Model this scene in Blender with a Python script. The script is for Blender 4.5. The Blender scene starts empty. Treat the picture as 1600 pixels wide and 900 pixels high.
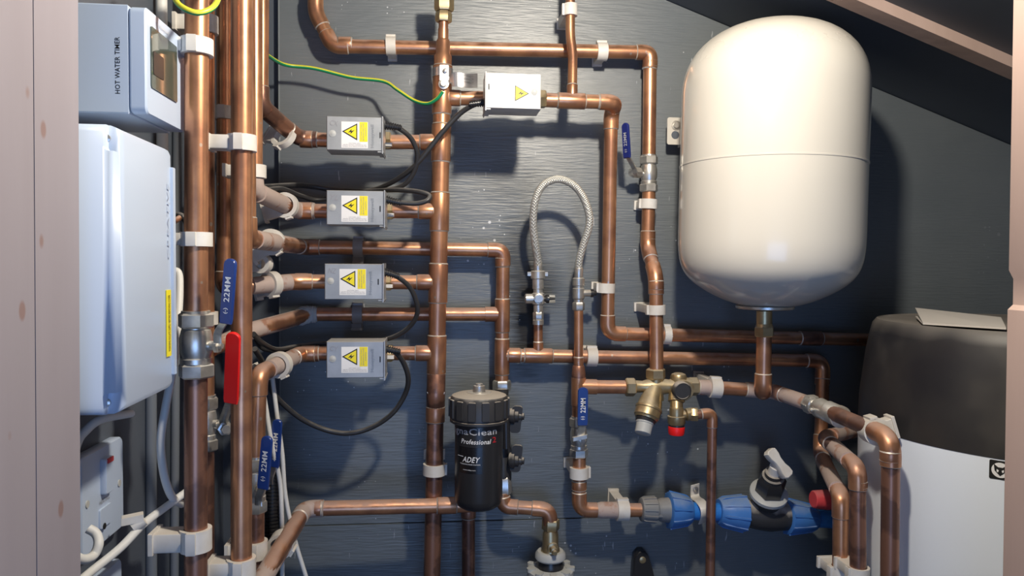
import bpy, math
from mathutils import Vector, Matrix
V = Vector
C = bpy.context.scene.collection
sc = bpy.context.scene

# ---------------------------------------------------------------- camera
F = 1150.0
EYE = V((0, -1.15, 1.40))
ROT = (Matrix.Rotation(-math.atan(119 / F), 3, 'Z') @ Matrix.Rotation(math.radians(90) - math.atan(40 / F), 3, 'X')
       @ Matrix.Rotation(math.radians(0.45), 3, 'Z'))
cam = bpy.data.cameras.new('camera'); camo = bpy.data.objects.new('camera', cam); C.objects.link(camo)
cam.sensor_width = 36; cam.lens = 36 * F / 1600; cam.clip_start = 0.02
camo.matrix_world = Matrix.Translation(EYE) @ ROT.to_4x4()
sc.camera = camo
# ---------------------------------------------------------------- light and exposure
wd = bpy.data.worlds.new('world'); sc.world = wd; wd.use_nodes = True
wd.node_tree.nodes['Background'].inputs[0].default_value = (0.70, 0.82, 1.0, 1)
wd.node_tree.nodes['Background'].inputs[1].default_value = 0.08
lp = bpy.data.lights.new('ceiling_lamp', 'POINT'); lp.energy = 19; lp.color = (1, 0.90, 0.75); lp.shadow_soft_size = 0.022
lo = bpy.data.objects.new('ceiling_lamp', lp); C.objects.link(lo); lo.location = (0.19, -0.655, EYE.z + 0.42)
al = bpy.data.lights.new('daylight', 'AREA'); al.energy = 3.6; al.color = (0.28, 0.50, 1.0); al.shape = 'RECTANGLE'; al.size = 0.6; al.size_y = 0.6
ao = bpy.data.objects.new('daylight', al); C.objects.link(ao); ao.location = (0.05, -1.60, 1.05)
ao.rotation_euler = (V((0.1, -0.3, 1.25)) - ao.location).to_track_quat('-Z', 'Y').to_euler()
sc.view_settings.view_transform = 'Standard'; sc.view_settings.look = 'None'
sc.view_settings.gamma = 1; sc.view_settings.use_curve_mapping = False
sc.view_settings.exposure = 0.25

# ---------------------------------------------------------------- picture point -> place in the cupboard
def ray(px, py): return ROT @ V(((px - 800) / F, (450 - py) / F, -1))
def W(px, py, Y=0.0):
    d = ray(px, py); return EYE + d * ((Y - EYE.y) / d.y)
def WX(px, py, x):
    d = ray(px, py); return EYE + d * ((x - EYE.x) / d.x)
def WZ(px, py, z):
    d = ray(px, py); return EYE + d * ((z - EYE.z) / d.z)
FWD = ROT @ V((0, 0, -1))
def mpp(p): return (p - EYE).dot(FWD) / F      # metres per picture pixel at p
def D(d): return d - 1.15                      # distance in front of camera -> Y

# ---------------------------------------------------------------- materials
def nd(nt, t, **kw):
    n = nt.nodes.new(t)
    for k, v in kw.items(): setattr(n, k, v)
    return n
def mat(name, col, rough=0.5, metal=0.0, col2=None, nscale=30, lo=0.4, hi=0.65, bump=0.0, bscale=200, stretch=(1, 1, 1),
        dust=None, coat=0, rough2=None, bdist=0.001, dr=(0.85, 1.35), dsc=60):
    m = bpy.data.materials.new(name); m.use_nodes = True; nt = m.node_tree
    b = nt.nodes['Principled BSDF']; b.inputs['Metallic'].default_value = metal; b.inputs['Roughness'].default_value = rough
    b.inputs['Base Color'].default_value = (*col, 1); b.inputs['Coat Weight'].default_value = coat
    L = nt.links.new
    tc = nd(nt, 'ShaderNodeTexCoord'); mp = nd(nt, 'ShaderNodeMapping'); mp.inputs['Scale'].default_value = stretch
    geo = nd(nt, 'ShaderNodeNewGeometry')
    L(geo.outputs['Position'], mp.inputs['Vector'])
    out = None
    if col2:
        n = nd(nt, 'ShaderNodeTexNoise'); n.inputs['Scale'].default_value = nscale; n.inputs['Detail'].default_value = 5
        L(mp.outputs[0], n.inputs['Vector'])
        r = nd(nt, 'ShaderNodeMapRange'); r.inputs['From Min'].default_value = lo; r.inputs['From Max'].default_value = hi
        L(n.outputs[0], r.inputs[0])
        mx = nd(nt, 'ShaderNodeMix', data_type='RGBA'); mx.inputs[6].default_value = (*col, 1); mx.inputs[7].default_value = (*col2, 1)
        L(r.outputs[0], mx.inputs[0]); L(mx.outputs[2], b.inputs['Base Color']); out = mx.outputs[2]
        if rough2 is not None:
            q = nd(nt, 'ShaderNodeMapRange'); q.inputs['To Min'].default_value = rough; q.inputs['To Max'].default_value = rough2
            L(r.outputs[0], q.inputs[0]); L(q.outputs[0], b.inputs['Roughness'])
    if dust:      # dust settled on upward faces
        dc, amt = dust
        sx = nd(nt, 'ShaderNodeSeparateXYZ'); L(geo.outputs['Normal'], sx.inputs[0])
        n2 = nd(nt, 'ShaderNodeTexNoise'); n2.inputs['Scale'].default_value = dsc; L(geo.outputs['Position'], n2.inputs['Vector'])
        ad = nd(nt, 'ShaderNodeMath', operation='ADD'); L(sx.outputs[2], ad.inputs[0]); L(n2.outputs[0], ad.inputs[1])
        rr = nd(nt, 'ShaderNodeMapRange'); rr.inputs['From Min'].default_value = dr[0]; rr.inputs['From Max'].default_value = dr[1]; rr.inputs['To Max'].default_value = amt
        L(ad.outputs[0], rr.inputs[0])
        m2 = nd(nt, 'ShaderNodeMix', data_type='RGBA'); m2.inputs[7].default_value = (*dc, 1)
        if out: L(out, m2.inputs[6])
        else: m2.inputs[6].default_value = (*col, 1)
        L(rr.outputs[0], m2.inputs[0]); L(m2.outputs[2], b.inputs['Base Color'])
        iv = nd(nt, 'ShaderNodeMapRange'); iv.inputs['To Min'].default_value = metal; iv.inputs['To Max'].default_value = 0.0
        L(rr.outputs[0], iv.inputs[0]); L(iv.outputs[0], b.inputs['Metallic'])
        iv = nd(nt, 'ShaderNodeMapRange'); iv.inputs['To Min'].default_value = rough; iv.inputs['To Max'].default_value = 0.85
        L(rr.outputs[0], iv.inputs[0]); L(iv.outputs[0], b.inputs['Roughness'])
    if bump:
        n = nd(nt, 'ShaderNodeTexNoise'); n.inputs['Scale'].default_value = bscale; n.inputs['Detail'].default_value = 6
        L(mp.outputs[0], n.inputs['Vector'])
        bp = nd(nt, 'ShaderNodeBump'); bp.inputs['Strength'].default_value = bump; bp.inputs['Distance'].default_value = bdist
        L(n.outputs[0], bp.inputs['Height']); L(bp.outputs[0], b.inputs['Normal'])
    return m

def ply_mat():
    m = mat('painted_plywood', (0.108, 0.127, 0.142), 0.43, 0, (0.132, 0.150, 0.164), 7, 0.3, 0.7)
    nt = m.node_tree; L = nt.links.new; b = nt.nodes['Principled BSDF']
    b.inputs['Specular IOR Level'].default_value = 0.95
    geo = nd(nt, 'ShaderNodeNewGeometry'); base = b.inputs['Base Color'].links[0].from_socket
    # fine horizontal grain relief
    mp = nd(nt, 'ShaderNodeMapping'); mp.inputs['Scale'].default_value = (0.09, 1, 1); L(geo.outputs['Position'], mp.inputs['Vector'])
    n = nd(nt, 'ShaderNodeTexNoise'); n.inputs['Scale'].default_value = 330; n.inputs['Detail'].default_value = 4; L(mp.outputs[0], n.inputs['Vector'])
    mp2 = nd(nt, 'ShaderNodeMapping'); mp2.inputs['Scale'].default_value = (0.3, 1, 1); L(geo.outputs['Position'], mp2.inputs['Vector'])
    n3 = nd(nt, 'ShaderNodeTexNoise'); n3.inputs['Scale'].default_value = 22; n3.inputs['Distortion'].default_value = 1.5; L(mp2.outputs[0], n3.inputs['Vector'])
    ad = nd(nt, 'ShaderNodeMath', operation='MULTIPLY_ADD'); L(n3.outputs[0], ad.inputs[0]); ad.inputs[1].default_value = 1.1; L(n.outputs[0], ad.inputs[2])
    bp = nd(nt, 'ShaderNodeBump'); bp.inputs['Strength'].default_value = 0.6; bp.inputs['Distance'].default_value = 0.0012
    L(ad.outputs[0], bp.inputs['Height']); L(bp.outputs[0], b.inputs['Normal'])
    # white plaster and paint specks
    vo = nd(nt, 'ShaderNodeTexVoronoi'); vo.inputs['Scale'].default_value = 120; L(geo.outputs['Position'], vo.inputs['Vector'])
    ms = nd(nt, 'ShaderNodeTexNoise'); ms.inputs['Scale'].default_value = 6; L(geo.outputs['Position'], ms.inputs['Vector'])
    r2 = nd(nt, 'ShaderNodeMapRange'); r2.inputs['From Min'].default_value = 0.48; r2.inputs['From Max'].default_value = 0.78; r2.inputs['To Max'].default_value = 0.42
    L(ms.outputs[0], r2.inputs[0])
    sc2 = nd(nt, 'ShaderNodeSeparateColor'); L(vo.outputs['Color'], sc2.inputs[0])
    pw = nd(nt, 'ShaderNodeMath', operation='POWER'); L(sc2.outputs[0], pw.inputs[0]); pw.inputs[1].default_value = 3.0
    ml = nd(nt, 'ShaderNodeMath', operation='MULTIPLY'); L(pw.outputs[0], ml.inputs[0]); L(r2.outputs[0], ml.inputs[1])
    lt = nd(nt, 'ShaderNodeMath', operation='LESS_THAN'); L(vo.outputs['Distance'], lt.inputs[0]); L(ml.outputs[0], lt.inputs[1])
    sc_ = nd(nt, 'ShaderNodeTexNoise'); mp3 = nd(nt, 'ShaderNodeMapping'); mp3.inputs['Scale'].default_value = (3.0, 1, 0.45)
    L(geo.outputs['Position'], mp3.inputs['Vector']); L(mp3.outputs[0], sc_.inputs['Vector']); sc_.inputs['Scale'].default_value = 60; sc_.inputs['Detail'].default_value = 5
    r3 = nd(nt, 'ShaderNodeMapRange'); r3.inputs['From Min'].default_value = 0.69; r3.inputs['From Max'].default_value = 0.73; r3.inputs['To Max'].default_value = 0.6; L(sc_.outputs[0], r3.inputs[0])
    mx0 = nd(nt, 'ShaderNodeMath', operation='MAXIMUM'); L(lt.outputs[0], mx0.inputs[0]); L(r3.outputs[0], mx0.inputs[1])
    sxp = nd(nt, 'ShaderNodeSeparateXYZ'); L(geo.outputs['Position'], sxp.inputs[0])
    wx = nd(nt, 'ShaderNodeMapRange'); wx.inputs['From Min'].default_value = .62; wx.inputs['From Max'].default_value = .5; wx.inputs['To Min'].default_value = .12; L(sxp.outputs[0], wx.inputs[0])
    mxx = nd(nt, 'ShaderNodeMath', operation='MULTIPLY'); L(mx0.outputs[0], mxx.inputs[0]); L(wx.outputs[0], mxx.inputs[1])
    cur = base; smax = None
    # brown-black water stains below the filling loop and around the tees
    for (px, py, sx, sz, amt) in ((824, 500, 0.034, 0.095, 0.95), (815, 405, 0.042, 0.085, 0.62), (840, 450, 0.045, 0.055, 0.6), (800, 285, 0.06, 0.045, 0.3)):
        p = W(px, py, 0)
        mpp_ = nd(nt, 'ShaderNodeMapping'); mpp_.inputs['Location'].default_value = (-p.x / sx, 0, -p.z / sz)
        mpp_.inputs['Scale'].default_value = (1 / sx, 0, 1 / sz); L(geo.outputs['Position'], mpp_.inputs['Vector'])
        ln = nd(nt, 'ShaderNodeVectorMath', operation='LENGTH'); L(mpp_.outputs[0], ln.inputs[0])
        a2 = nd(nt, 'ShaderNodeMath', operation='ADD'); L(ln.outputs['Value'], a2.inputs[0]); L(n.outputs[0], a2.inputs[1])
        rr = nd(nt, 'ShaderNodeMapRange'); rr.inputs['From Min'].default_value = 1.65; rr.inputs['From Max'].default_value = 0.85; rr.inputs['To Max'].default_value = amt
        L(a2.outputs[0], rr.inputs[0])
        mx = nd(nt, 'ShaderNodeMix', data_type='RGBA'); L(rr.outputs[0], mx.inputs[0]); L(cur, mx.inputs[6]); mx.inputs[7].default_value = (0.020, 0.018, 0.015, 1)
        cur = mx.outputs[2]
        if smax is None: smax = rr.outputs[0]
        else:
            q = nd(nt, 'ShaderNodeMath', operation='MAXIMUM'); L(smax, q.inputs[0]); L(rr.outputs[0], q.inputs[1]); smax = q.outputs[0]
    iv = nd(nt, 'ShaderNodeMapRange'); iv.inputs['To Min'].default_value = 0.95; iv.inputs['To Max'].default_value = 0.15; L(smax, iv.inputs[0]); L(iv.outputs[0], b.inputs['Specular IOR Level'])
    mx = nd(nt, 'ShaderNodeMix', data_type='RGBA'); L(mxx.outputs[0], mx.inputs[0]); L(cur, mx.inputs[6]); mx.inputs[7].default_value = (0.55, 0.57, 0.6, 1)
    L(mx.outputs[2], b.inputs['Base Color'])
    return m

DUST = ((0.38, 0.30, 0.27), 0.75)
M = dict(
    ply=ply_mat(),
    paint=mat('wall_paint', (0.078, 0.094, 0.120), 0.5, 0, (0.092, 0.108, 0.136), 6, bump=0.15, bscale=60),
    slope=mat('shaded_slope_paint', (0.062, 0.078, 0.104), 0.55, 0, (0.072, 0.088, 0.116), 5, bump=0.1, bscale=50),  # same paint as the walls; the slope's shade is put into a darker base
    timber=mat('bare_timber', (0.42, 0.31, 0.27), 0.75, 0, (0.33, 0.235, 0.20), 14, 0.35, 0.75, bump=0.35, bscale=60, stretch=(1, 1, 0.12)),
    timber2=mat('grey_timber', (0.30, 0.275, 0.31), 0.7, 0, (0.245, 0.22, 0.245), 11, 0.35, 0.72, bump=0.3, bscale=55, stretch=(1, 1, 0.1)),
    copper=mat('copper', (0.66, 0.33, 0.18), 0.33, 0.80, (0.44, 0.215, 0.13), 26, 0.42, 0.62, bump=0.06, bscale=90, dust=((0.42, 0.29, 0.24), 0.75), rough2=0.5),
    tarn=mat('tarnished_copper', (0.36, 0.18, 0.12), 0.36, 0.72, (0.20, 0.105, 0.078), 30, 0.47, 0.55, bump=0.06, bscale=90, dust=((0.32, 0.24, 0.22), 0.4), rough2=0.55),
    dusty=mat('dusty_copper', (0.47, 0.37, 0.33), 0.75, 0.1, (0.36, 0.19, 0.13), 34, 0.55, 0.62, bump=0.2, bscale=120),
    solder=mat('solder', (0.66, 0.61, 0.55), 0.45, 0.4, (0.42, 0.36, 0.30), 60),
    brass=mat('brass', (0.56, 0.44, 0.25), 0.36, 0.85, (0.42, 0.32, 0.18), 40, dust=((0.38, 0.35, 0.29), 0.6)),
    chrome=mat('nickel_plate', (0.70, 0.68, 0.63), 0.32, 0.82, (0.50, 0.48, 0.44), 60, dust=((0.45, 0.43, 0.40), 0.4)),
    steel=mat('zinc_casing', (0.40, 0.42, 0.44), 0.48, 0.45, (0.33, 0.35, 0.37), 35, 0.4, 0.65, dust=((0.42, 0.39, 0.36), 0.5)),
    emboss=mat('shaded_zinc', (0.26, 0.28, 0.30), 0.5, 0.4),  # casing zinc darkened: shading of the raised letters put into the colour
    pale=mat('pale_casing', (0.62, 0.62, 0.60), 0.5, 0.2, (0.56, 0.56, 0.55), 30),
    white=mat('white_plastic', (0.72, 0.70, 0.67), 0.45, 0, (0.66, 0.63, 0.58), 30),
    clip=mat('clip_plastic', (0.70, 0.68, 0.64), 0.5, 0, (0.62, 0.58, 0.52), 40, dust=((0.55, 0.50, 0.45), 0.5)),
    clipgrey=mat('painted_clip', (0.25, 0.26, 0.28), 0.5, 0),
    gloss=mat('daylit_box_plastic', (0.46, 0.55, 0.70), 0.35),  # white plastic with the daylight's blue tint put into the base colour
    vessel=mat('vessel_enamel', (0.62, 0.59, 0.53), 0.20, 0, (0.60, 0.57, 0.51), 5, coat=0.3, dust=((0.60, 0.57, 0.52), 0.35)),
    cyl=mat('daylit_cylinder_white', (0.80, 0.87, 0.97), 0.35),  # white jacket; bluish cast of the daylight is mixed into this colour
    black=mat('black_plastic', (0.022, 0.022, 0.024), 0.30, 0),
    blackd=mat('dusty_black_plastic', (0.035, 0.035, 0.037), 0.42, 0, dust=((0.42, 0.38, 0.33), 0.95)),
    blackc=mat('black_cap_plastic', (0.014, 0.014, 0.018), 0.42, 0, (0.034, 0.032, 0.031), 9, 0.42, 0.75, dust=((0.26, 0.235, 0.21), 0.95), dr=(0.75, 1.75), dsc=9),
    cable=mat('black_flex', (0.028, 0.028, 0.030), 0.42, 0, dust=((0.20, 0.19, 0.18), 0.6)),
    wcable=mat('white_cable', (0.66, 0.66, 0.64), 0.5, 0),
    blue=mat('blue_lever', (0.010, 0.040, 0.21), 0.35, coat=0.3),
    navy=mat('navy_lever', (0.012, 0.022, 0.15), 0.35),
    red=mat('red_lever', (0.80, 0.012, 0.012), 0.4),
    redd=mat('red_cap', (0.62, 0.06, 0.07), 0.5, dust=((0.5, 0.2, 0.2), 0.5)),
    mdpe=mat('blue_fitting', (0.055, 0.19, 0.52), 0.42, dust=((0.26, 0.33, 0.45), 0.6)),
    mdpipe=mat('blue_pipe', (0.03, 0.20, 0.60), 0.4),
    grey=mat('grey_fitting', (0.19, 0.20, 0.21), 0.5, 0, dust=((0.30, 0.28, 0.26), 0.6)),
    lgrey=mat('light_grey_plastic', (0.45, 0.46, 0.45), 0.5),
    yellow=mat('yellow_print', (0.85, 0.72, 0.02), 0.5),
    ink=mat('black_print', (0.012, 0.012, 0.012), 0.5),
    greyink=mat('grey_print', (0.30, 0.30, 0.32), 0.5),
    silverink=mat('silver_print', (0.42, 0.43, 0.45), 0.4),
    paperw=mat('white_sticker', (0.80, 0.80, 0.80), 0.5),
    redink=mat('red_print', (0.6, 0.02, 0.03), 0.5),
    wy=mat('yellow_insulation', (0.62, 0.60, 0.05), 0.4), wg=mat('green_insulation', (0.01, 0.25, 0.10), 0.4),
    glass=mat('dark_display', (0.06, 0.075, 0.06), 0.08, 0, coat=0.6),
    paper=mat('dusty_paper', (0.50, 0.47, 0.44), 0.8),
    alu=mat('aluminium_tag', (0.62, 0.62, 0.64), 0.25, 0.9),
    tape=mat('white_tape', (0.52, 0.54, 0.54), 0.7, bump=0.4, bscale=150),
    slate=mat('label_black', (0.008, 0.008, 0.010), 0.25),
    bead=mat('light_line_strip', (0.20, 0.225, 0.24), 0.45),  # paler than the board, to stand in for its light edge line
    ply2=mat('grey_cable_paint', (0.16, 0.18, 0.21), 0.5),
)
def braid():
    m = mat('steel_braid', (0.70, 0.69, 0.63), 0.42, 0.6); nt = m.node_tree; L = nt.links.new; b = nt.nodes['Principled BSDF']
    g = nd(nt, 'ShaderNodeNewGeometry')
    outs = []
    for a in (1, -1):
        w = nd(nt, 'ShaderNodeTexWave'); w.bands_direction = 'DIAGONAL'; w.inputs['Scale'].default_value = 190; w.inputs['Distortion'].default_value = 0
        mp = nd(nt, 'ShaderNodeMapping'); mp.inputs['Scale'].default_value = (a, 1, 1); L(g.outputs['Position'], mp.inputs[0]); L(mp.outputs[0], w.inputs['Vector']); outs.append(w.outputs[0])
    mu = nd(nt, 'ShaderNodeMath', operation='ADD'); L(outs[0], mu.inputs[0]); L(outs[1], mu.inputs[1])
    bp = nd(nt, 'ShaderNodeBump'); bp.inputs['Strength'].default_value = 0.6; bp.inputs['Distance'].default_value = 0.0008; L(mu.outputs[0], bp.inputs['Height']); L(bp.outputs[0], b.inputs['Normal'])
    return m
M['braid'] = braid()

# ---------------------------------------------------------------- mesh builder
class MB:
    def __init__(s): s.v = []; s.f = []; s.m = []; s.cur = 0
    def add(s, vs, fs):
        o = len(s.v); s.v += [V(p) for p in vs]
        for f in fs: s.f.append([i + o for i in f]); s.m.append(s.cur)
        return s
    def mi(s, i): s.cur = i; return s
    def frame(s, ax):
        ax = ax.normalized(); a = V((0, 0, 1)) if abs(ax.z) < 0.9 else V((0, 1, 0))
        u = a.cross(ax).normalized(); return u, ax.cross(u)
    def tube(s, path, r, seg=16, cap=True, split=False):
        n = len(path); rs = r if isinstance(r, (list, tuple)) else [r] * n
        u = None; vs = []
        for i, p in enumerate(path):
            t = (path[min(i + 1, n - 1)] - path[max(i - 1, 0)]).normalized()
            if u is None: u, w = s.frame(t)
            u = (u - t * u.dot(t)).normalized(); w = t.cross(u)
            for k in range(seg):
                a = 2 * math.pi * k / seg; vs.append(p + (u * math.cos(a) + w * math.sin(a)) * rs[i])
        fs = []
        o = len(s.v); s.v += vs
        for i in range(n - 1):
            for k in range(seg):
                k2 = (k + 1) % seg
                s.f.append([o + i * seg + k, o + i * seg + k2, o + (i + 1) * seg + k2, o + (i + 1) * seg + k])
                s.m.append((0 if k < seg * 0.5 else 1) if split else s.cur)
        if cap:
            s.f.append([o + k for k in range(seg)][::-1]); s.m.append(s.cur)
            s.f.append([o + (n - 1) * seg + k for k in range(seg)]); s.m.append(s.cur)
        return s
    def rev(s, o, ax, prof, seg=24, phase=0.0, closed=False):
        ax = V(ax).normalized(); u, w = s.frame(ax); vs = []
        for (t, r) in prof:
            for k in range(seg):
                a = 2 * math.pi * (k + phase) / seg; vs.append(o + ax * t + (u * math.cos(a) + w * math.sin(a)) * max(r, 1e-5))
        fs = []; n = len(prof)
        for i in range(n - 1 + (1 if closed else 0)):
            j = (i + 1) % n
            for k in range(seg):
                k2 = (k + 1) % seg; fs.append([i * seg + k, i * seg + k2, j * seg + k2, j * seg + k])
        if not closed:
            fs.append([k for k in range(seg)][::-1]); fs.append([(n - 1) * seg + k for k in range(seg)])
        return s.add(vs, fs)
    def prism(s, poly, d, ch=0.0):     # poly: world points of one face, d: thickness vector; ch: chamfer
        n = len(poly); poly = [V(p) for p in poly]; c = sum(poly, V()) / n; d = V(d)
        if ch <= 0: rings = [poly, [p + d for p in poly]]
        else:
            k = d.length; dn = d / k
            def ins(p): q = c - p; return p + q.normalized() * ch
            rings = [[ins(p) for p in poly], [p + dn * ch for p in poly], [p + dn * (k - ch) for p in poly], [ins(p) + d for p in poly]]
        vs = [p for r in rings for p in r]; fs = []
        for i in range(len(rings) - 1):
            for a in range(n): b = (a + 1) % n; fs.append([i * n + a, i * n + b, (i + 1) * n + b, (i + 1) * n + a])
        fs.append(list(range(n))[::-1]); fs.append([(len(rings) - 1) * n + a for a in range(n)])
        return s.add(vs, fs)
    def box(s, c, u, v, w, ch=0.0):    # c centre; u,v,w half vectors
        c, u, v, w = V(c), V(u), V(v), V(w)
        return s.prism([c - u - v - w, c + u - v - w, c + u + v - w, c - u + v - w], w * 2, ch)
    def rrect(s, c, u, v, w, rad, ch=0.0, n=5):   # rounded rectangle slab
        c, u, v, w = V(c), V(u), V(v), V(w); U, Vv = u.length, v.length; un, vn = u / U, v / Vv; pts = []
        for (sx, sy, a0) in ((1, 1, 0), (-1, 1, 90), (-1, -1, 180), (1, -1, 270)):
            for i in range(n + 1):
                a = math.radians(a0 + 90 * i / n)
                pts.append(c - w + un * (sx * (U - rad) + rad * math.cos(a)) + vn * (sy * (Vv - rad) + rad * math.sin(a)))
        return s.prism(pts, w * 2, ch)
    def ribbon(s, path, wv, ws, th):
        n = len(path); wv = V(wv).normalized(); vs = []
        for i, p in enumerate(path):
            t = (path[min(i + 1, n - 1)] - path[max(i - 1, 0)]).normalized(); nn = t.cross(wv).normalized() * th / 2
            a = wv * ws[i] / 2; b = a * 0.82
            vs += [p - a + nn * .4, p - b + nn, p + b + nn, p + a + nn * .4, p + a - nn * .4, p + b - nn, p - b - nn, p - a - nn * .4]
        fs = []
        for i in range(n - 1):
            for k in range(8): k2 = (k + 1) % 8; fs.append([i * 8 + k, i * 8 + k2, i * 8 + 8 + k2, i * 8 + 8 + k])
        fs.append(list(range(8))[::-1]); fs.append([(n - 1) * 8 + k for k in range(8)])
        return s.add(vs, fs)

def mesh_obj(name, mb, mats, loc=V((0, 0, 0)), angle=38):
    me = bpy.data.meshes.new(name); me.from_pydata([p - loc for p in mb.v], [], mb.f)
    mats = mats if isinstance(mats, (list, tuple)) else [mats]
    for m in mats: me.materials.append(M[m])
    me.polygons.foreach_set('material_index', mb.m)
    import bmesh
    bm = bmesh.new(); bm.from_mesh(me); bmesh.ops.recalc_face_normals(bm, faces=bm.faces); bm.to_mesh(me); bm.free()
    me.polygons.foreach_set('use_smooth', [True] * len(me.polygons)); me.set_sharp_from_angle(angle=math.radians(angle))
    o = bpy.data.objects.new(name, me); C.objects.link(o); return o
def spots(m, col, scale, rad, lo, stretch=(1, 1, 1)):
    nt = m.node_tree; L = nt.links.new; b = nt.nodes['Principled BSDF']; base = b.inputs['Base Color'].links[0].from_socket
    g = nd(nt, 'ShaderNodeNewGeometry'); mp = nd(nt, 'ShaderNodeMapping'); mp.inputs['Scale'].default_value = stretch; L(g.outputs['Position'], mp.inputs[0])
    v = nd(nt, 'ShaderNodeTexVoronoi'); v.inputs['Scale'].default_value = scale; L(mp.outputs[0], v.inputs['Vector'])
    c = nd(nt, 'ShaderNodeSeparateColor'); L(v.outputs['Color'], c.inputs[0])
    r = nd(nt, 'ShaderNodeMapRange'); r.inputs['From Min'].default_value = lo; r.inputs['To Max'].default_value = rad; L(c.outputs[0], r.inputs[0])
    sb = nd(nt, 'ShaderNodeMath', operation='SUBTRACT'); L(r.outputs[0], sb.inputs[0]); L(v.outputs['Distance'], sb.inputs[1])
    q = nd(nt, 'ShaderNodeMapRange'); q.inputs['From Max'].default_value = .05; q.inputs['To Max'].default_value = .7; L(sb.outputs[0], q.inputs[0])
    mx = nd(nt, 'ShaderNodeMix', data_type='RGBA'); L(q.outputs[0], mx.inputs[0]); L(base, mx.inputs[6]); mx.inputs[7].default_value = (*col, 1); L(mx.outputs[2], b.inputs['Base Color'])
spots(M['timber2'], (0.20, 0.11, 0.09), 32, .16, .6, (1, 1, .6))
spots(M['timber'], (0.20, 0.12, 0.09), 60, .14, .6)
spots(M['copper'], (0.50, 0.46, 0.40), 85, .22, .72, (1, 1, .8))
spots(M['tarn'], (0.42, 0.30, 0.25), 75, .25, .70, (1, 1, .6))
GR = {'pipe clip': 'clips holding the pipes', 'pipe': 'copper pipe runs', 'cable': 'cables among the pipes'}
class Thing:
    def __init__(s, name, label, cat, loc, group=None):
        s.o = bpy.data.objects.new(name, None); s.o.empty_display_size = .02; C.objects.link(s.o); s.loc = V(loc); s.o.location = s.loc
        s.o['label'] = label; s.o['category'] = cat
        group = group or GR.get(cat)
        if group: s.o['group'] = group
    def part(s, name, mb, mats, parent=None, label=None, angle=38):
        o = mesh_obj(name, mb, mats, s.loc, angle); o.parent = parent or s.o
        if label: o['label'] = label
        return o
def solo(name, mb, mats, label, cat, loc, group=None, angle=38):
    o = mesh_obj(name, mb, mats, V(loc), angle); o.location = V(loc); o['label'] = label; o['category'] = cat
    if group: o['group'] = group
    return o
def struct(name, mb, mats, parent=None):
    o = mesh_obj(name, mb, mats)
    if parent: o.parent = parent
    else: o['kind'] = 'structure'
    return o
def fillet(pts, rad, n=7):
    out = [pts[0]]; arcs = []
    for i in range(1, len(pts) - 1):
        a, b, c = pts[i - 1], pts[i], pts[i + 1]
        d1 = (a - b); d2 = (c - b); k = min(rad, d1.length * .48, d2.length * .48)
        p, q = b + d1.normalized() * k, b + d2.normalized() * k; st = len(out)
        for j in range(n + 1):
            t = j / n; out.append(p * (1 - t) ** 2 + b * 2 * t * (1 - t) * .98 + (p + q) * .5 * 2 * t * (1 - t) * .02 + q * t * t)
        arcs.append((st, st + n, math.degrees(d1.angle(-d2))))
    out.append(pts[-1]); return out, arcs
def smooth(pts, n=8):
    P = [pts[0] * 2 - pts[1]] + list(pts) + [pts[-1] * 2 - pts[-2]]; out = []
    for i in range(1, len(P) - 2):
        for j in range(n):
            t = j / n; a, b, c, d = P[i - 1], P[i], P[i + 1], P[i + 2]
            out.append(.5 * ((2 * b) + (c - a) * t + (2 * a - 5 * b + 4 * c - d) * t * t + (3 * b - a - 3 * c + d) * t ** 3))
    out.append(pts[-1]); return out
def text_mb(mb, s, c, right, up, height, width=None, ext=0.0002, bend=None, shear=0.0, bold=0.0):
    """flat lettering centred at c; bend=(axis_point, radius) wraps it round a vertical cylinder"""
    cu = bpy.data.curves.new('t', 'FONT'); cu.body = s; cu.size = 1; cu.extrude = 0; cu.resolution_u = 2; cu.shear = shear; cu.offset = bold; cu.space_character = 1.0 + bold * 4
    o = bpy.data.objects.new('t', cu); C.objects.link(o); bpy.context.view_layer.update()
    me = bpy.data.meshes.new_from_object(o.evaluated_get(bpy.context.evaluated_depsgraph_get()))
    xs = [v.co.x for v in me.vertices]; ys = [v.co.y for v in me.vertices]
    x0, x1, y0, y1 = min(xs), max(xs), min(ys), max(ys); k = height / (y1 - y0); kx = k if width is None else width / (x1 - x0)
    right, up = V(right).normalized(), V(up).normalized(); nrm = right.cross(up)
    vs = []
    for v in me.vertices:
        a = (v.co.x - (x0 + x1) / 2) * kx; b = (v.co.y - (y0 + y1) / 2) * k
        if bend:
            ap, rr, th0 = bend; th = th0 + a / rr; vs.append(V((ap.x + math.sin(th) * (rr + ext), ap.y - math.cos(th) * (rr + ext), c.z + b)))
        else: vs.append(c + right * a + up * b + nrm * ext)
    mb.add(vs, [list(p.vertices) for p in me.polygons])
    bpy.data.objects.remove(o); bpy.data.meshes.remove(me)
    return mb
# revolve given by two picture points; profile widths in picture pixels
def revP(p1, p2, prof, seg=24, mb=None, phase=0.0):
    a, b = W(*p1), W(*p2); k = mpp((a + b) / 2); L = (b - a).length; mb = mb or MB()
    return mb.rev(a, b - a, [(t * L, w * k / 2) for t, w in prof], seg, phase)
def nut(p1, p2, w, mb=None, phase=0.0): return revP(p1, p2, [(0, w * .88), (.12, w), (.88, w), (1, w * .88)], 6, mb, phase)

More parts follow.
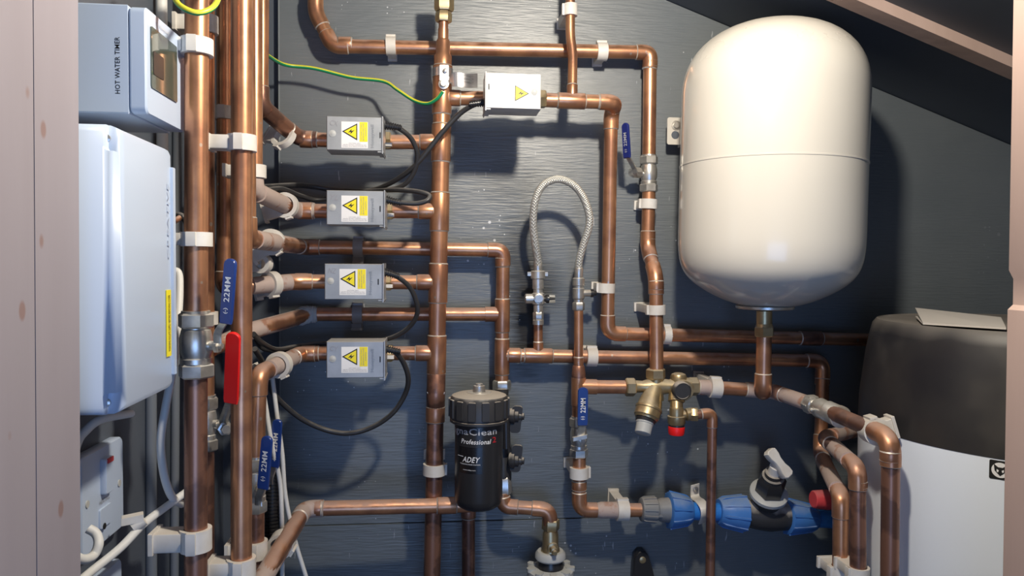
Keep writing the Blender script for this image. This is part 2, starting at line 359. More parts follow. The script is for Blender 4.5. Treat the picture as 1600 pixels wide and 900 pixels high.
# ---------------------------------------------------------------- pipes
def sleeve(T, a, b, r, m='copper', name='coupling', ring=True, k=1.13, parent=None):
    d = (b - a).normalized(); mb = MB().rev(a, d, [(0, r * k * .98), (.0008, r * k), ((b - a).length - .0008, r * k), ((b - a).length, r * k * .98)], 18)
    o = T.part(name, mb, m, parent)
    if ring:
        mb = MB()
        for q, s in ((a, -1), (b, 1)): T.part('solder_ring', MB().rev(q + d * s * .0003, d * s, [(0, r * k * 1.015), (.0016, r * 1.03)], 18), 'solder', o)
    return o
def pipe_run(label, pts, r=.0102, m='copper', rad=.016, T=None, name='copper_pipe', cat='pipe', world=False, elbows=True, em=None, pn='pipe', group=None):
    P = pts if world else [W(*p) for p in pts]
    path, arcs = fillet(P, rad)
    T = T or Thing(name, label, cat, P[0], group)
    # pipe built as straight lengths and bends in one sweep
    T.part(pn, MB().tube(path, r, 18), m)
    if elbows:
        for (i, j, ang) in arcs:
            if ang < 10: continue
            e = .004 if ang < 60 else .006
            a0, a1 = path[i], path[j]; da = (path[i - 1] - a0); db = (path[j + 1] - a1)
            s0 = a0 + da.normalized() * min(.011, da.length * .45); s1 = a1 + db.normalized() * min(.011, db.length * .45)
            o = T.part('elbow', MB().tube([s0] + path[i:j + 1] + [s1], r * 1.13, 18), em or m)
            mb = MB()
            for q, dd in ((s0, da), (s1, db)): T.part('solder_ring', MB().rev(q, dd, [(0, r * 1.14), (.0012, r * 1.03)], 18), 'solder', o)
    return T
def coup(T, x, y0, y1, Y, r=.0102, m='copper', horiz=False, name='coupling', k=1.13):
    if horiz: return sleeve(T, W(y0, x, Y), W(y1, x, Y), r, m, name, k=k)
    return sleeve(T, W(x[0] if isinstance(x, tuple) else x, y0, Y), W(x[1] if isinstance(x, tuple) else x, y1, Y), r, m, name, k=k)
def clip(P, axis, wdir, r, h, dist, label, m='clip', group=None, wide=1.35, th=.0035):
    axis = V(axis).normalized(); w = V(wdir); w = (w - axis * w.dot(axis)).normalized(); u = axis.cross(w)
    T = Thing('pipe_clip', label, 'pipe clip', P + w * dist, group)
    n = 28; ri, ro = r + .0003, r + th; mb = MB(); vs = []
    for a_ in (-h / 2, h / 2):
        for rr in (ri, ro):
            for k in range(n):
                a = 2 * math.pi * k / n; vs.append(P + axis * a_ + (u * math.cos(a) + w * math.sin(a)) * rr)
    fs = []
    for k in range(n):
        k2 = (k + 1) % n
        fs += [[k, k2, n + k2, n + k], [2 * n + k, 3 * n + k, 3 * n + k2, 2 * n + k2], [n + k, n + k2, 3 * n + k2, 3 * n + k], [k, 2 * n + k, 2 * n + k2, k2]]
    mb.add(vs, fs)
    # hinge lug and catch
    mb.box(P + u * (ro + .0004), u * .0018, w * .0045, axis * (h / 2), .0005)
    T.part('strap', mb, m)
    b0 = r * .75; mid = (b0 + dist) / 2
    mb = MB().box(P + w * mid + w * r * .12, u * r * wide * .8, w * ((dist - b0) / 2 - r * .12), axis * h * .42, .001)
    mb.box(P + w * (dist - .002), u * r * wide, w * .002, axis * h * .5, .0005)
    T.part('base', mb, m)
    return T
def clipP(p, q, wdir, r, hpx, dist, label, **kw):
    """clip at picture point p on the pipe that runs towards q"""
    a, b = W(*p), W(*q); return clip(a, b - a, wdir, r, hpx * mpp(a), dist, label, **kw)

# ================================================================ SETTING
ZE = EYE.z
j1, j2 = W(1042, 0, 0), W(1580, 226, 0); sl = (j2.z - j1.z) / (j2.x - j1.x)
def slz(x): return j1.z + sl * (x - j1.x)
XL, XR, YB = -.325, 1.12, .014
zc = 2.02; xc = j1.x + (zc - j1.z) / sl
bx0 = W(437, 300, 0).x; bz = W(700, 815, 0).z
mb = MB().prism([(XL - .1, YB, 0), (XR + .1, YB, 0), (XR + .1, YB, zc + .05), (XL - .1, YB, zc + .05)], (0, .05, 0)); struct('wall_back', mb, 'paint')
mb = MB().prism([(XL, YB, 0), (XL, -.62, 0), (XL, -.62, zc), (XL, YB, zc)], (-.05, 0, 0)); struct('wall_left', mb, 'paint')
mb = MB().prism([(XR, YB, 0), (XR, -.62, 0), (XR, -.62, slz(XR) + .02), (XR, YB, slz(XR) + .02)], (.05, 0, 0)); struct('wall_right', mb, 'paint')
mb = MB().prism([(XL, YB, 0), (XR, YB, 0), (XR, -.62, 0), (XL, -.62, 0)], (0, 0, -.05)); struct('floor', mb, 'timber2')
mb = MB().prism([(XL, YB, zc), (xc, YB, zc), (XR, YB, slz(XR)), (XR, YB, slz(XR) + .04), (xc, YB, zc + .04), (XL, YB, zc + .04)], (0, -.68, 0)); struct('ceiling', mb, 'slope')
# plywood boards fixed to the back wall
mb = MB().prism([(bx0, 0, bz + .0008), (XR, 0, bz + .0008), (XR, 0, slz(XR) - .001), (xc, 0, zc - .001), (bx0, 0, zc - .001)], (0, YB - .0005, 0)); struct('trim_1', mb, 'ply')
mb = MB().prism([(bx0, -.0025, .02), (XR, -.0025, .02), (XR, -.0025, bz - .0004), (bx0, -.0025, bz - .0004)], (0, YB + .002, 0)); struct('trim_2', mb, 'ply')
struct('trim_7', MB().prism([(bx0 - .0014, -.0006, bz), (bx0 + .0006, -.0006, bz), (bx0 + .0006, -.0006, zc - .001), (bx0 - .0014, -.0006, zc - .001)], (0, YB, 0)), 'bead')  # added pale strip that draws the light line down the board's left edge
# timber batten fixed under the sloping ceiling
def slope_pt(px, py):
    d = ray(px, py); nn = V((-sl, 0, 1)); p0 = V((j1.x, 0, j1.z)); return EYE + d * ((p0 - EYE).dot(nn) / d.dot(nn))
Yb1 = slope_pt(1332, 0).y; Yb2 = slope_pt(1402, 0).y
nn = V((sl, 0, -1)).normalized()
xa = .36
mb = MB().prism([V((xa, Yb1, slz(xa))), V((XR, Yb1, slz(XR))), V((XR, Yb2 + .012, slz(XR))), V((xa, Yb2 + .012, slz(xa)))], nn * .014, .001)
struct('trim_3', mb, 'timber')
# door lining, left and right of the opening
xj = WX(123, 450, -1).x
dj = .55
pa, pb = W(122, 0, D(dj)), W(126, 900, D(dj)); xj0, xj1 = pa.x, pb.x
def jamb(x_of, side, y0, y1, name, m):
    z0, z1 = .1, 2.3
    def X(z): return xj0 + (xj1 - xj0) * (pa.z - z) / (pa.z - pb.z) if side < 0 else x_of(z)
    pts = [V((X(z0), y1, z0)), V((X(z1), y1, z1)), V((X(z1) + side * .05, y1, z1)), V((X(z0) + side * .05, y1, z0))]
    struct(name, MB().prism(pts, (0, y0 - y1, 0), .001), m)
jamb(None, -1, D(.30), D(.4915), 'trim_4', 'timber2'); 
jamb(None, -1, D(.4925), D(dj), 'trim_5', 'timber2')
q0, q1 = W(1583, 0, D(dj)), W(1567, 900, D(dj))
def xr(z): return q0.x + (q1.x - q0.x) * (q0.z - z) / (q0.z - q1.z)
zn0, zn1 = W(1575, 476, D(dj)).z, W(1575, 428, D(dj)).z
npx = .0045
prof = [(.1, 0), (zn0 - .004, 0), (zn0, npx), (zn1 - .004, npx), (zn1 + .003, 0.0005), (2.3, 0)]
pts = [V((xr(z) + (npx - o - npx) * -1 if o else xr(z), D(dj), z)) for z, o in prof] + [V((xr(2.3) + .09, D(dj), 2.3)), V((xr(.1) + .09, D(dj), .1))]
struct('trim_6', MB().prism(pts, (0, -.16, 0)), 'timber')

# ================================================================ WHITE VESSEL
T = Thing('expansion_vessel', 'large white rounded expansion vessel hanging on the wall under the sloping ceiling', 'vessel', W(1200, 487, -.20))
Yv = -.160
A, Bp = W(1211, 37, Yv), W(1198, 478, Yv); ax = (A - Bp); H = ax.length; ax.normalize(); k = mpp(W(1210, 250, Yv)) * 1.0
R = 143 * k * .972
def dome(h, n=10, e=2.35):   # superellipse shoulder
    return [(h * (1 - (1 - (math.sin(math.pi / 2 * i / n)) ** e) ** (1 / e)), R * math.sin(math.pi / 2 * i / n) ** 1.0) for i in range(n + 1)]
def dm(h, n=14, e=2.0):
    out = []
    for i in range(n + 1):
        a = math.pi / 2 * i / n; out.append((h * (1 - math.cos(a) ** (2 / e)), R * math.sin(a) ** (2 / e)))
    return out
zs = H * .505
pb = [(0, 0), (0, .15), (1, .30), (7, .45), (16, .60), (27, .74), (39, .85), (53, .93), (70, .975), (90, .995), (110, 1)]
pbs = smooth([V((a_, b_ * 100, 0)) for a_, b_ in pb[1:]], 4)
bot = [(0, 0)] + [(max(q_.x, 0) * k, q_.y / 100 * R) for q_ in pbs]; top = dm(.100, e=2.3)
prof = [(t, max(r, .0001)) for t, r in bot]
prof += [(zs - .0054, R), (zs - .0046, R), (zs - .0042, R * 1.005), (zs - .003, R * 1.006), (zs - .002, R * 1.005), (zs - .0018, R)]
T.part('lower_shell', MB().rev(Bp, ax, prof, 72), 'vessel', angle=24)
prof = [(zs - .0018, R), (zs, R)] + [(H - t, r) for t, r in top[::-1]]
T.part('upper_shell', MB().rev(Bp, ax, prof, 72), 'vessel', angle=60)
cB = W(1195, 474, Yv)
fl = Thing  # noqa
T.part('flange', MB().rev(cB + V((0, 0, -.003)), V((0, 0, -1)), [(0, .037), (.0008, .0395), (.0040, .0395), (.0052, .036), (.0055, .012)], 40), 'chrome')
T.part('collar', MB().rev(cB + V((0, 0, .008)), V((0, 0, -1)), [(0, .033), (.0108, .034), (.0112, .02)], 40), 'vessel')
T.part('neck', revP((1194, 486, Yv), (1194, 512, Yv), [(0, 24), (.8, 24), (1, 22)], 20), 'brass')
# wall bracket tabs
p = W(1055, 205, -.03); k = mpp(p)
mb = MB().rrect(p, V((13 * k, 0, 0)), V((0, 0, 21 * k)), V((0, .0012, 0)), .003)
mb.box(W(1070, 205, -.05) + V((.002, 0, 0)), V((.0012, 0, 0)), V((0, .035, 0)), V((0, 0, 20 * k)), .0004)
mb.box(V((W(1070, 205, -.03).x + .05, -.045, p.z)), V((.05, 0, 0)), V((0, .0012, 0)), V((0, 0, 20 * k)), .0004)
br = T.part('bracket', mb, 'vessel')
T.part('bolt', MB().rev(W(1056, 196, -.031) , V((0, -1, 0)), [(0, .0075), (.0012, .0075), (.0014, .0048), (.004, .0045)], 20), 'chrome', br)
T.part('slot', MB().rev(W(1055, 211, -.031), V((0, -1, 0)), [(0, .0062), (.0006, .0062)], 20), 'paint', br)
pt = [W(1195, 34, -.05), W(1203, 16, -.05), W(1208, 12, -.05), W(1214, 12, -.05), W(1219, 17, -.05), W(1228, 34, -.05)]
T.part('top_tab', MB().prism(pt, (0, .002, 0)), 'ply2')
# nut and pipe below the vessel
T = Thing('copper_pipe', 'short upright copper pipe with brass nut under the white vessel', 'pipe', W(1192, 612, -.13))
T.part('brass_nut', nut((1194, 510, Yv), (1194, 526, Yv), 31), 'brass')
T.part('brass_collar', revP((1194, 506, Yv), (1194, 511, Yv), [(0, 24), (1, 27)], 20), 'brass')
pipe_run('', [(1194, 520, Yv), (1192, 612, Yv), (1192, 612, -.10)], .0105, 'copper', T=T, rad=.014)

# ================================================================ HOT WATER CYLINDER
cd, R = .88, .20
dd_ = ray(1341, 650); q_ = dd_.x / dd_.y; cx = cd * q_ + R * math.sqrt(1 + q_ * q_); cy = D(cd)
def tang(px, py, rr):
    d = ray(px, py); h = math.hypot(d.x, d.y); L = math.sqrt(cx * cx + cd * cd - rr * rr); return EYE.z + d.z / h * L
zt = tang(1374, 496, R * .92); zsm = tang(1341, 645, R)
T = Thing('hot_water_cylinder', 'tall white hot water cylinder with dusty black top', 'cylinder', (cx, cy, 0))
o = V((cx, cy, 0))
T.part('jacket', MB().rev(o, V((0, 0, 1)), [(0, R * .98), (.02, R), (zsm, R)], 96), 'cyl')
cap = T.part('black_cap', MB().rev(o, V((0, 0, 1)), [(zsm - .004, R * .99), (zsm - .003, R * 1.003), (zsm + .03, R * 1.0), (zt - .045, R * .965), (zt - .018, R * .94), (zt - .006, R * .925), (zt, R * .90), (zt - .002, R * .87), (zt - .004, R * .4)], 96), 'blackc', angle=50)
# square badge with animal head
def cylpt(px, py):
    d = ray(px, py); o2 = EYE - o; a = d.x ** 2 + d.y ** 2; b = 2 * (o2.x * d.x + o2.y * d.y); c = o2.x ** 2 + o2.y ** 2 - (R + .0006) ** 2
    t = (-b - math.sqrt(b * b - 4 * a * c)) / (2 * a); return EYE + d * t
def th_of(p): return math.atan2(p.x - cx, -(p.y - cy))
pc = cylpt(1563, 735); thc = th_of(pc); s = .0105
def cp(a, b, e=0.0): t = thc + a / R; return V((cx + math.sin(t) * (R + .0006 + e), cy - math.cos(t) * (R + .0006 + e), pc.z + b))
mb = MB()
def flat(pts, e):
    vs = [cp(a * s, b * s, e) for a, b in pts]; vi = [cp(a * s, b * s, -.0005) for a, b in pts]; n = len(pts)
    mb.add(vs + vi, [list(range(n))] + [[i, (i + 1) % n, n + (i + 1) % n, n + i] for i in range(n)])
flat([(1, .9), (.9, 1), (-.9, 1), (-1, .9), (-1, -.9), (-.9, -1), (.9, -1), (1, -.9)], 0)
mb.mi(1); flat([(.8 * math.cos(a * math.pi / 12), .8 * math.sin(a * math.pi / 12)) for a in range(24)], .0002)
mb.mi(0); flat([(-.6, .62), (-.2, .3), (.2, .3), (.6, .62), (.5, -.1), (.0, -.62), (-.5, -.1)], .0004)
mb.mi(1); flat([(-.32, .1), (-.12, -.02), (-.2, -.25), (-.32, -.15)], .0006); flat([(.32, .1), (.12, -.02), (.2, -.25), (.32, -.15)], .0006)
T.part('badge', mb, ['ink', 'paperw'], T.o.children[0] if False else None)
# paper on the lid
zp = zt + .001
c4 = [WZ(1430, 495, zp), WZ(1563, 503, zp), WZ(1572, 515, zp), WZ(1442, 507, zp)]
n1, n2 = W(1430, 482, c4[0].y), W(1564, 497, c4[1].y)
mb = MB().prism([c4[3], c4[2], c4[1], c4[0]], (0, 0, .001)); mb.prism([c4[3] + V((0, 0, .001)), c4[2] + V((0, 0, .001)), n2, n1], (0, 0, .0012))
solo('folded_paper', mb, 'paper', 'folded sheet of off-white paper lying on the black cylinder top', 'paper', c4[0])

# ================================================================ PIPES ON THE BOARD
B = -.035
R22, R15, R28 = .0102, .0070, .0132
# top run
T = pipe_run('long copper pipe across the top with a bend at its left end', [(493, -40, -.03), (493, 20, -.03), (520, 72, B), (1016, 82, B), (1014, 250, B)], R22, rad=.011)
coup(T, 70, 530, 549, B, horiz=True); coup(T, (1016, 1015), 96, 107, B)
TOP = T
# feed from the top brass coupling
T = Thing('copper_riser', 'thick central copper riser running the full height with tees both sides', 'pipe', W(675, 1000, -.09))
Yr = -.085
T.part('brass_coupling', nut((694, -14, Yr), (694, 18, Yr), 31), 'brass')
T.part('brass_nut', nut((693.5, 19, Yr), (693, 35, Yr), 26), 'brass')
T.part('thin_pipe', revP((693, 30, Yr), (692.5, 66, Yr), [(0, 15), (1, 15)]), 'copper')
T.part('coupling', revP((692.6, 45, Yr), (692.4, 62, Yr), [(0, 16.5), (1, 16.5)]), 'copper')
T.part('reducer', revP((692.4, 62, Yr), (691.8, 106, Yr), [(0, 19), (.08, 22), (.5, 22), (.6, 28), (1, 28)]), 'copper')
def rx(y): return 692 + (675 - 692) * (y - 90) / 810
top = (rx(100), 100, Yr); botm = (rx(1000), 1000, Yr)
T.part('pipe', MB().tube([W(*top), W(rx(596), 596, Yr)], R28 * .94, 22), 'copper')
T.part('lower_pipe', MB().tube([W(rx(590), 590, Yr), W(*botm)], R28 * .92, 22), 'tarn')
for (a, b, m) in ((104, 178, 'copper'), (195, 252, 'copper'), (302, 360, 'copper'), (413, 472, 'copper'), (525, 583, 'copper'), (636, 658, 'copper')):
    sleeve(T, W(rx(a), a, Yr), W(rx(b), b, Yr), R28 * .94, m, 'tee' if b < 600 else 'coupling', k=1.12)
T.part('crossover_bend', MB().tube(smooth([W(rx(584), 584, Yr), W(rx(600), 600, Yr - .004), W(rx(618), 618, Yr - .006), W(rx(634), 634, Yr)]), R28 * 1.02, 22), 'tarn')
T.part('bead', MB().tube(smooth([W(rx(605) + 13.5 * math.sin(a), 612 + 9 * math.cos(a) , Yr - .0125) for a in [-1.5, -1, -.5, 0, .5, 1, 1.5]], 3), .0008, 6), 'solder')
RISER = T
# stubs from riser to the zone valves
for (y, xe, m) in ((222, 606, 'copper'), (330, 606, 'copper'), (441, 603, 'copper'), (552, 606, 'copper')):
    T.part('branch', MB().tube([W(rx(y), y, Yr), W(xe, y, Yr)], R22, 18), m)
    sleeve(T, W(rx(y) - 10, y, Yr), W(rx(y) - 32, y, Yr), R22, m, 'branch_socket')
T.part('branch', MB().tube([W(rx(153), 153, Yr), W(766, 154, Yr)], R22, 18), 'copper')
sleeve(T, W(rx(153) + 12, 153, Yr), W(718, 153.5, Yr), R22, 'copper', 'branch_socket')
# run C: from top zone valve, down, and right to behind the cylinder
T = pipe_run('copper pipe dropping from the pale top valve box then running right behind the cylinder',
             [(840, 156, Yr), (962, 160, Yr), (955, 176, -.06), (949, 521, -.045), (1400, 532, -.03)], R22, rad=.017)
sleeve(T, W(872, 157, Yr), W(913, 158.5, Yr), R22, name='tee'); sleeve(T, W(936, 159, Yr), W(946, 159.5, Yr), R22, k=1.09)
sleeve(T, W(960, 521.2, -.043), W(975, 521.8, -.043), R22)
sleeve(T, W(1250, 528.3, -.0346), W(1282, 529, -.034), R22, 'tarn')
T = pipe_run('thin copper pipe with a kink, rising from the tee right of the pale valve box', [(894, 152, Yr), (895, 84, -.072), (891, 58, -.068), (891, -40, -.065)], R15, elbows=False, rad=.02)
sleeve(T, W(894, 149, Yr), W(894.2, 134, -.083), R15)
# right-hand drop: ball valve to multiblock
T = pipe_run('copper pipe with an offset bend between the navy lever valve and the brass multiblock',
             [(1014, 296, B), (1012, 386, B), (1025, 434, -.075), (1026, 582, -.08)], R22, rad=.013)
sleeve(T, W(1012.4, 374, B), W(1012.2, 384, B), R22); sleeve(T, W(1025.2, 440, -.0755), W(1025.3, 452, -.076), R22)
# horizontal at 388 and drop at 785
T = pipe_run('copper pipe running right from behind the left risers then down to the black filter',
             [(384, -40, D(.87)), (386, 372, D(.87)), (474, 386, B - .004), (786, 391, B), (784, 598, B)], R22, rad=.012)
for q in ((400, 381, 425, 381),): pass
sleeve(T, W(478, 386, B), W(495, 386.3, B), R22, k=1.18)
sleeve(T, W(785.2, 404, B), W(785.2, 416, B), R22); sleeve(T, W(785, 468, B), W(784.6, 518, B), R22, name='tee'); sleeve(T, W(784.6, 530, B), W(784.2, 584, B), R22, name='tee')
T.part('dusty_length', MB().tube([W(398, 374.3, D(.892)), W(468, 385, B - .006)], R22 * 1.12, 18), 'dusty')
# horizontal at 492
T = pipe_run('copper pipe with a lump of white tape where it turns towards the left wall', [(330, 545, D(.93)), (395, 516, D(.985)), (482, 491, B), (778, 491, B)], R22, rad=.01, elbows=False)
T.part('dusty_length', MB().tube([W(345, 538, D(.945)), W(395, 516, D(.985)), W(462, 497, -.055)], R22 * 1.12, 18), 'dusty')
T.part('tape', MB().tube(smooth([W(466, 497, -.055), W(473, 493, -.045), W(482, 491.5, -.036), W(496, 491, B)]), [R22 * q for q in ([1.1, 1.2, 1.3, 1.18, 1.25, 1.32, 1.2, 1.3, 1.24, 1.35, 1.2, 1.3, 1.22, 1.3, 1.2, 1.34, 1.3, 1.18, 1.3, 1.22, 1.28, 1.2, 1.25, 1.1, 1.15])], 18), 'tape')
T.part('branch_socket', MB().tube([W(758, 491, B), W(776, 491, B)], R22 * 1.13, 18), 'copper')
# run E
T = pipe_run('copper pipe from the filter drop, ending as leftmost of three by the cylinder',
             [(790, 555, B), (1286, 564, B), (1282, 708, -.06), (1314, 775, D(.92)), (1312, 1000, D(.92))], R22, rad=.017)
sleeve(T, W(794, 555, B), W(812, 555.3, B), R22, name='branch_socket'); sleeve(T, W(820, 555.4, B), W(862, 556, B), R22, name='tee')
sleeve(T, W(1285, 582, B), W(1284.6, 600, B - .003), R22)
T.part('dusty_length', MB().tube([W(1285, 718, -.075), W(1308, 764, D(.937))], R22 * 1.05, 18), 'dusty')
T = pipe_run('short thin copper pipe below the left end of the braided hose', [(841, 552, B), (841, 498, B)], R15)
sleeve(T, W(841, 548, B), W(841, 535, B), R15)
# cold main column
T = pipe_run('thin copper pipe between the right hose valve and the cold main tee', [(904, 478, -.055), (904, 585, -.06)], R15, 'copper')
sleeve(T, W(904, 559, -.06), W(904, 575, -.06), R15, k=1.08)
T = Thing('copper_pipe', 'wide copper tee pipe above the blue lever valve, branching right to the brass multiblock', 'pipe', W(904, 655, -.06))
T.part('reducer', revP((904, 571, -.06), (904, 592, -.06), [(0, 17), (.1, 19), (.6, 22), (1, 22)]), 'tarn')
T.part('tee', revP((904, 590, -.06), (904, 633, -.06), [(0, 23), (1, 23)]), 'copper')
T.part('pipe', MB().tube([W(904, 630, -.06), W(904, 658, -.06)], R22, 18), 'copper')
T.part('branch_socket', MB().tube([W(908, 604, -.06), W(932, 604.5, -.06)], R22 * 1.12, 18), 'copper')
T.part('branch', MB().tube([W(930, 604.5, -.06), W(984, 605, -.078)], R22, 18), 'copper')
T = pipe_run('copper pipe turning right below the blue lever valve to the grey and blue fittings',
             [(905, 705, -.06), (905, 797, -.06), (1002, 797, -.06)], R22, rad=.016)
sleeve(T, W(905, 752, -.06), W(905, 764, -.06), R22); 
T.part('reducer', revP((926, 797, -.06), (968, 797, -.06), [(0, 22), (.15, 22), (.3, 25.5), (1, 25.5)]), 'dusty')
# multiblock to vessel and onward to cylinder
T = pipe_run('dusty copper pipe leaving the brass multiblock towards the round ball valve', [(1086, 604, -.08), (1206, 611, -.085), (1275, 634, -.17)], R22, 'copper', rad=.012, em='dusty')
sleeve(T, W(1092, 605, -.08), W(1108, 605.5, -.08), R22, 'dusty'); sleeve(T, W(1166, 608.6, -.083), W(1201, 611, -.085), R22, 'dusty', 'tee')
T.part('dusty_length', MB().tube([W(1222, 616, -.105), W(1262, 630, -.155)], R22 * 1.08, 18), 'dusty')
T = pipe_run('brown copper pipe with a large top elbow in front of the white cylinder', [(1296, 643, -.20), (1392, 684, D(.81)), (1389, 1000, D(.81))], .0103, 'tarn', rad=.022, em='copper')
sleeve(T, W(1391, 706, D(.81)), W(1391, 719, D(.81)), .0103, 'copper')
T = pipe_run('dusty copper pipe doubling back then dropping between the other two by the cylinder',
             [(1360, 668, D(1.12)), (1288, 684, D(1.0)), (1340, 732, D(.88)), (1341, 1000, D(.88))], .0100, 'tarn', rad=.015, em='copper')
T.part('dusty_length', MB().tube([W(1296, 691, D(.985)), W(1326, 719, D(.905))], .0109, 18), 'dusty')
T.part('dusty_length', MB().tube([W(1350, 670, D(1.105)), W(1298, 681, D(1.01))], .0106, 18), 'dusty')
sleeve(T, W(1341, 752, D(.88)), W(1341, 760, D(.88)), .0100, 'copper')
# discharge pipe
T = pipe_run('thin brown copper discharge pipe hanging straight down from the red capped valve', [(1088, 648, -.105), (1113, 645, -.105), (1108, 1000, -.105)], R15, 'tarn', rad=.010, em='copper')
# filter pipes
T = pipe_run('copper pipe from the foot of the black filter to the brass valve below', [(785, 770, -.06), (787, 791, -.06), (858, 796, -.07), (861, 830, -.07)], R22, rad=.014)
sleeve(T, W(802, 792, -.062), W(807, 792.3, -.062), R22, k=1.06)
T = pipe_run('dark copper pipe rising to the underside of the black filter', [(732, 780, -.06), (732, 1000, -.06)], .0098, 'tarn')
sleeve(T, W(732, 792, -.06), W(732, 808, -.06), .0098, 'tarn')
T = pipe_run('copper pipe from the black filter, bending to a dusty length at the lower left', [(735, 789, -.10), (476, 795, -.11), (395, 930, D(.84))], .0106, rad=.014, em='dusty')
sleeve(T, W(684, 790.2, -.102), W(712, 789.5, -.101), .0106, 'copper')
T.part('dusty_length', MB().tube([W(466, 812, -.125), W(398, 925, D(.845))], .0117, 18), 'dusty')
sleeve(T, W(492, 794.7, -.11), W(502, 794.4, -.11), .0106, k=1.08)

# ---- left pipes
def lp_(d): return D(d)
P1 = pipe_run('thick upright copper pipe nearest the white boxes, carrying the blue lever valve', [(308, -60, D(.744)), (306, 505, D(.744))], .0110, 'copper')
T = pipe_run('brown upright copper pipe below the big blue lever valve', [(306, 575, D(.744)), (306, 1000, D(.744))], .0108, 'tarn')
T = pipe_run('upright copper pipe half hidden behind the nearest one, with the red lever valve', [(321, -60, D(.93)), (321, 640, D(.93))], .0105, 'copper')
T = pipe_run('copper pipe below the red lever valve, behind the nearest pipe', [(321, 690, D(.93)), (321, 1000, D(.93))], .0105, 'tarn')
T = pipe_run('upright copper pipe just right of the nearest one, running top to bottom', [(378, -60, D(.81)), (377, 1000, D(.81))], .0110, 'copper')
T = pipe_run('dark copper pipe behind the lever, turning right to the third valve box from the top', [(351, -60, D(1.0)), (351, 452, D(1.0)), (398, 446, D(1.01)), (460, 440, Yr - .01), (512, 440, Yr)], R22, rad=.012)
T.part('dusty_length', MB().tube([W(392, 446.8, D(1.005)), W(452, 441, Yr - .018)], R22 * 1.13, 18), 'dusty'); sleeve(T, W(462, 440, Yr - .008), W(480, 440, Yr - .004), R22, k=1.18)
T = pipe_run('copper pipe furthest right of the left risers, bending to the top left valve box', [(408, -60, D(1.0)), (407, 165, D(1.0)), (468, 217, Yr), (514, 219, Yr)], R22, rad=.013, em='tarn')
T.part('dusty_length', MB().tube([W(414, 172, D(1.006)), W(452, 204, Yr - .016)], R22 * 1.13, 18), 'tarn'); sleeve(T, W(470, 217.3, Yr), W(488, 218, Yr), R22, k=1.18)
T = pipe_run('copper pipe second from the right of the left risers, bending to the second valve box', [(397, -60, D(.93)), (397, 298, D(.93)), (464, 329, Yr), (514, 330, Yr)], R22, rad=.013, em='dusty')
T.part('dusty_length', MB().tube([W(403, 301.5, D(.938)), W(448, 322, Yr - .03)], R22 * 1.15, 18), 'dusty'); sleeve(T, W(466, 329, Yr), W(488, 329.5, Yr), R22, k=1.18)
T = pipe_run('copper pipe bending down from the lowest valve box, carrying a short lever valve', [(514, 552, Yr), (470, 553, Yr), (404, 585, D(.93)), (400, 735, D(.93))], R22, rad=.014)
T.part('dusty_length', MB().tube([W(466, 555, Yr - .004), W(420, 577, D(.955))], R22 * 1.12, 18), 'dusty'); sleeve(T, W(473, 552.9, Yr), W(492, 552.5, Yr), R22, k=1.18)
T = pipe_run('brown copper pipe below the paired blue levers', [(400, 780, D(.93)), (399, 1000, D(.93))], R22, 'tarn')

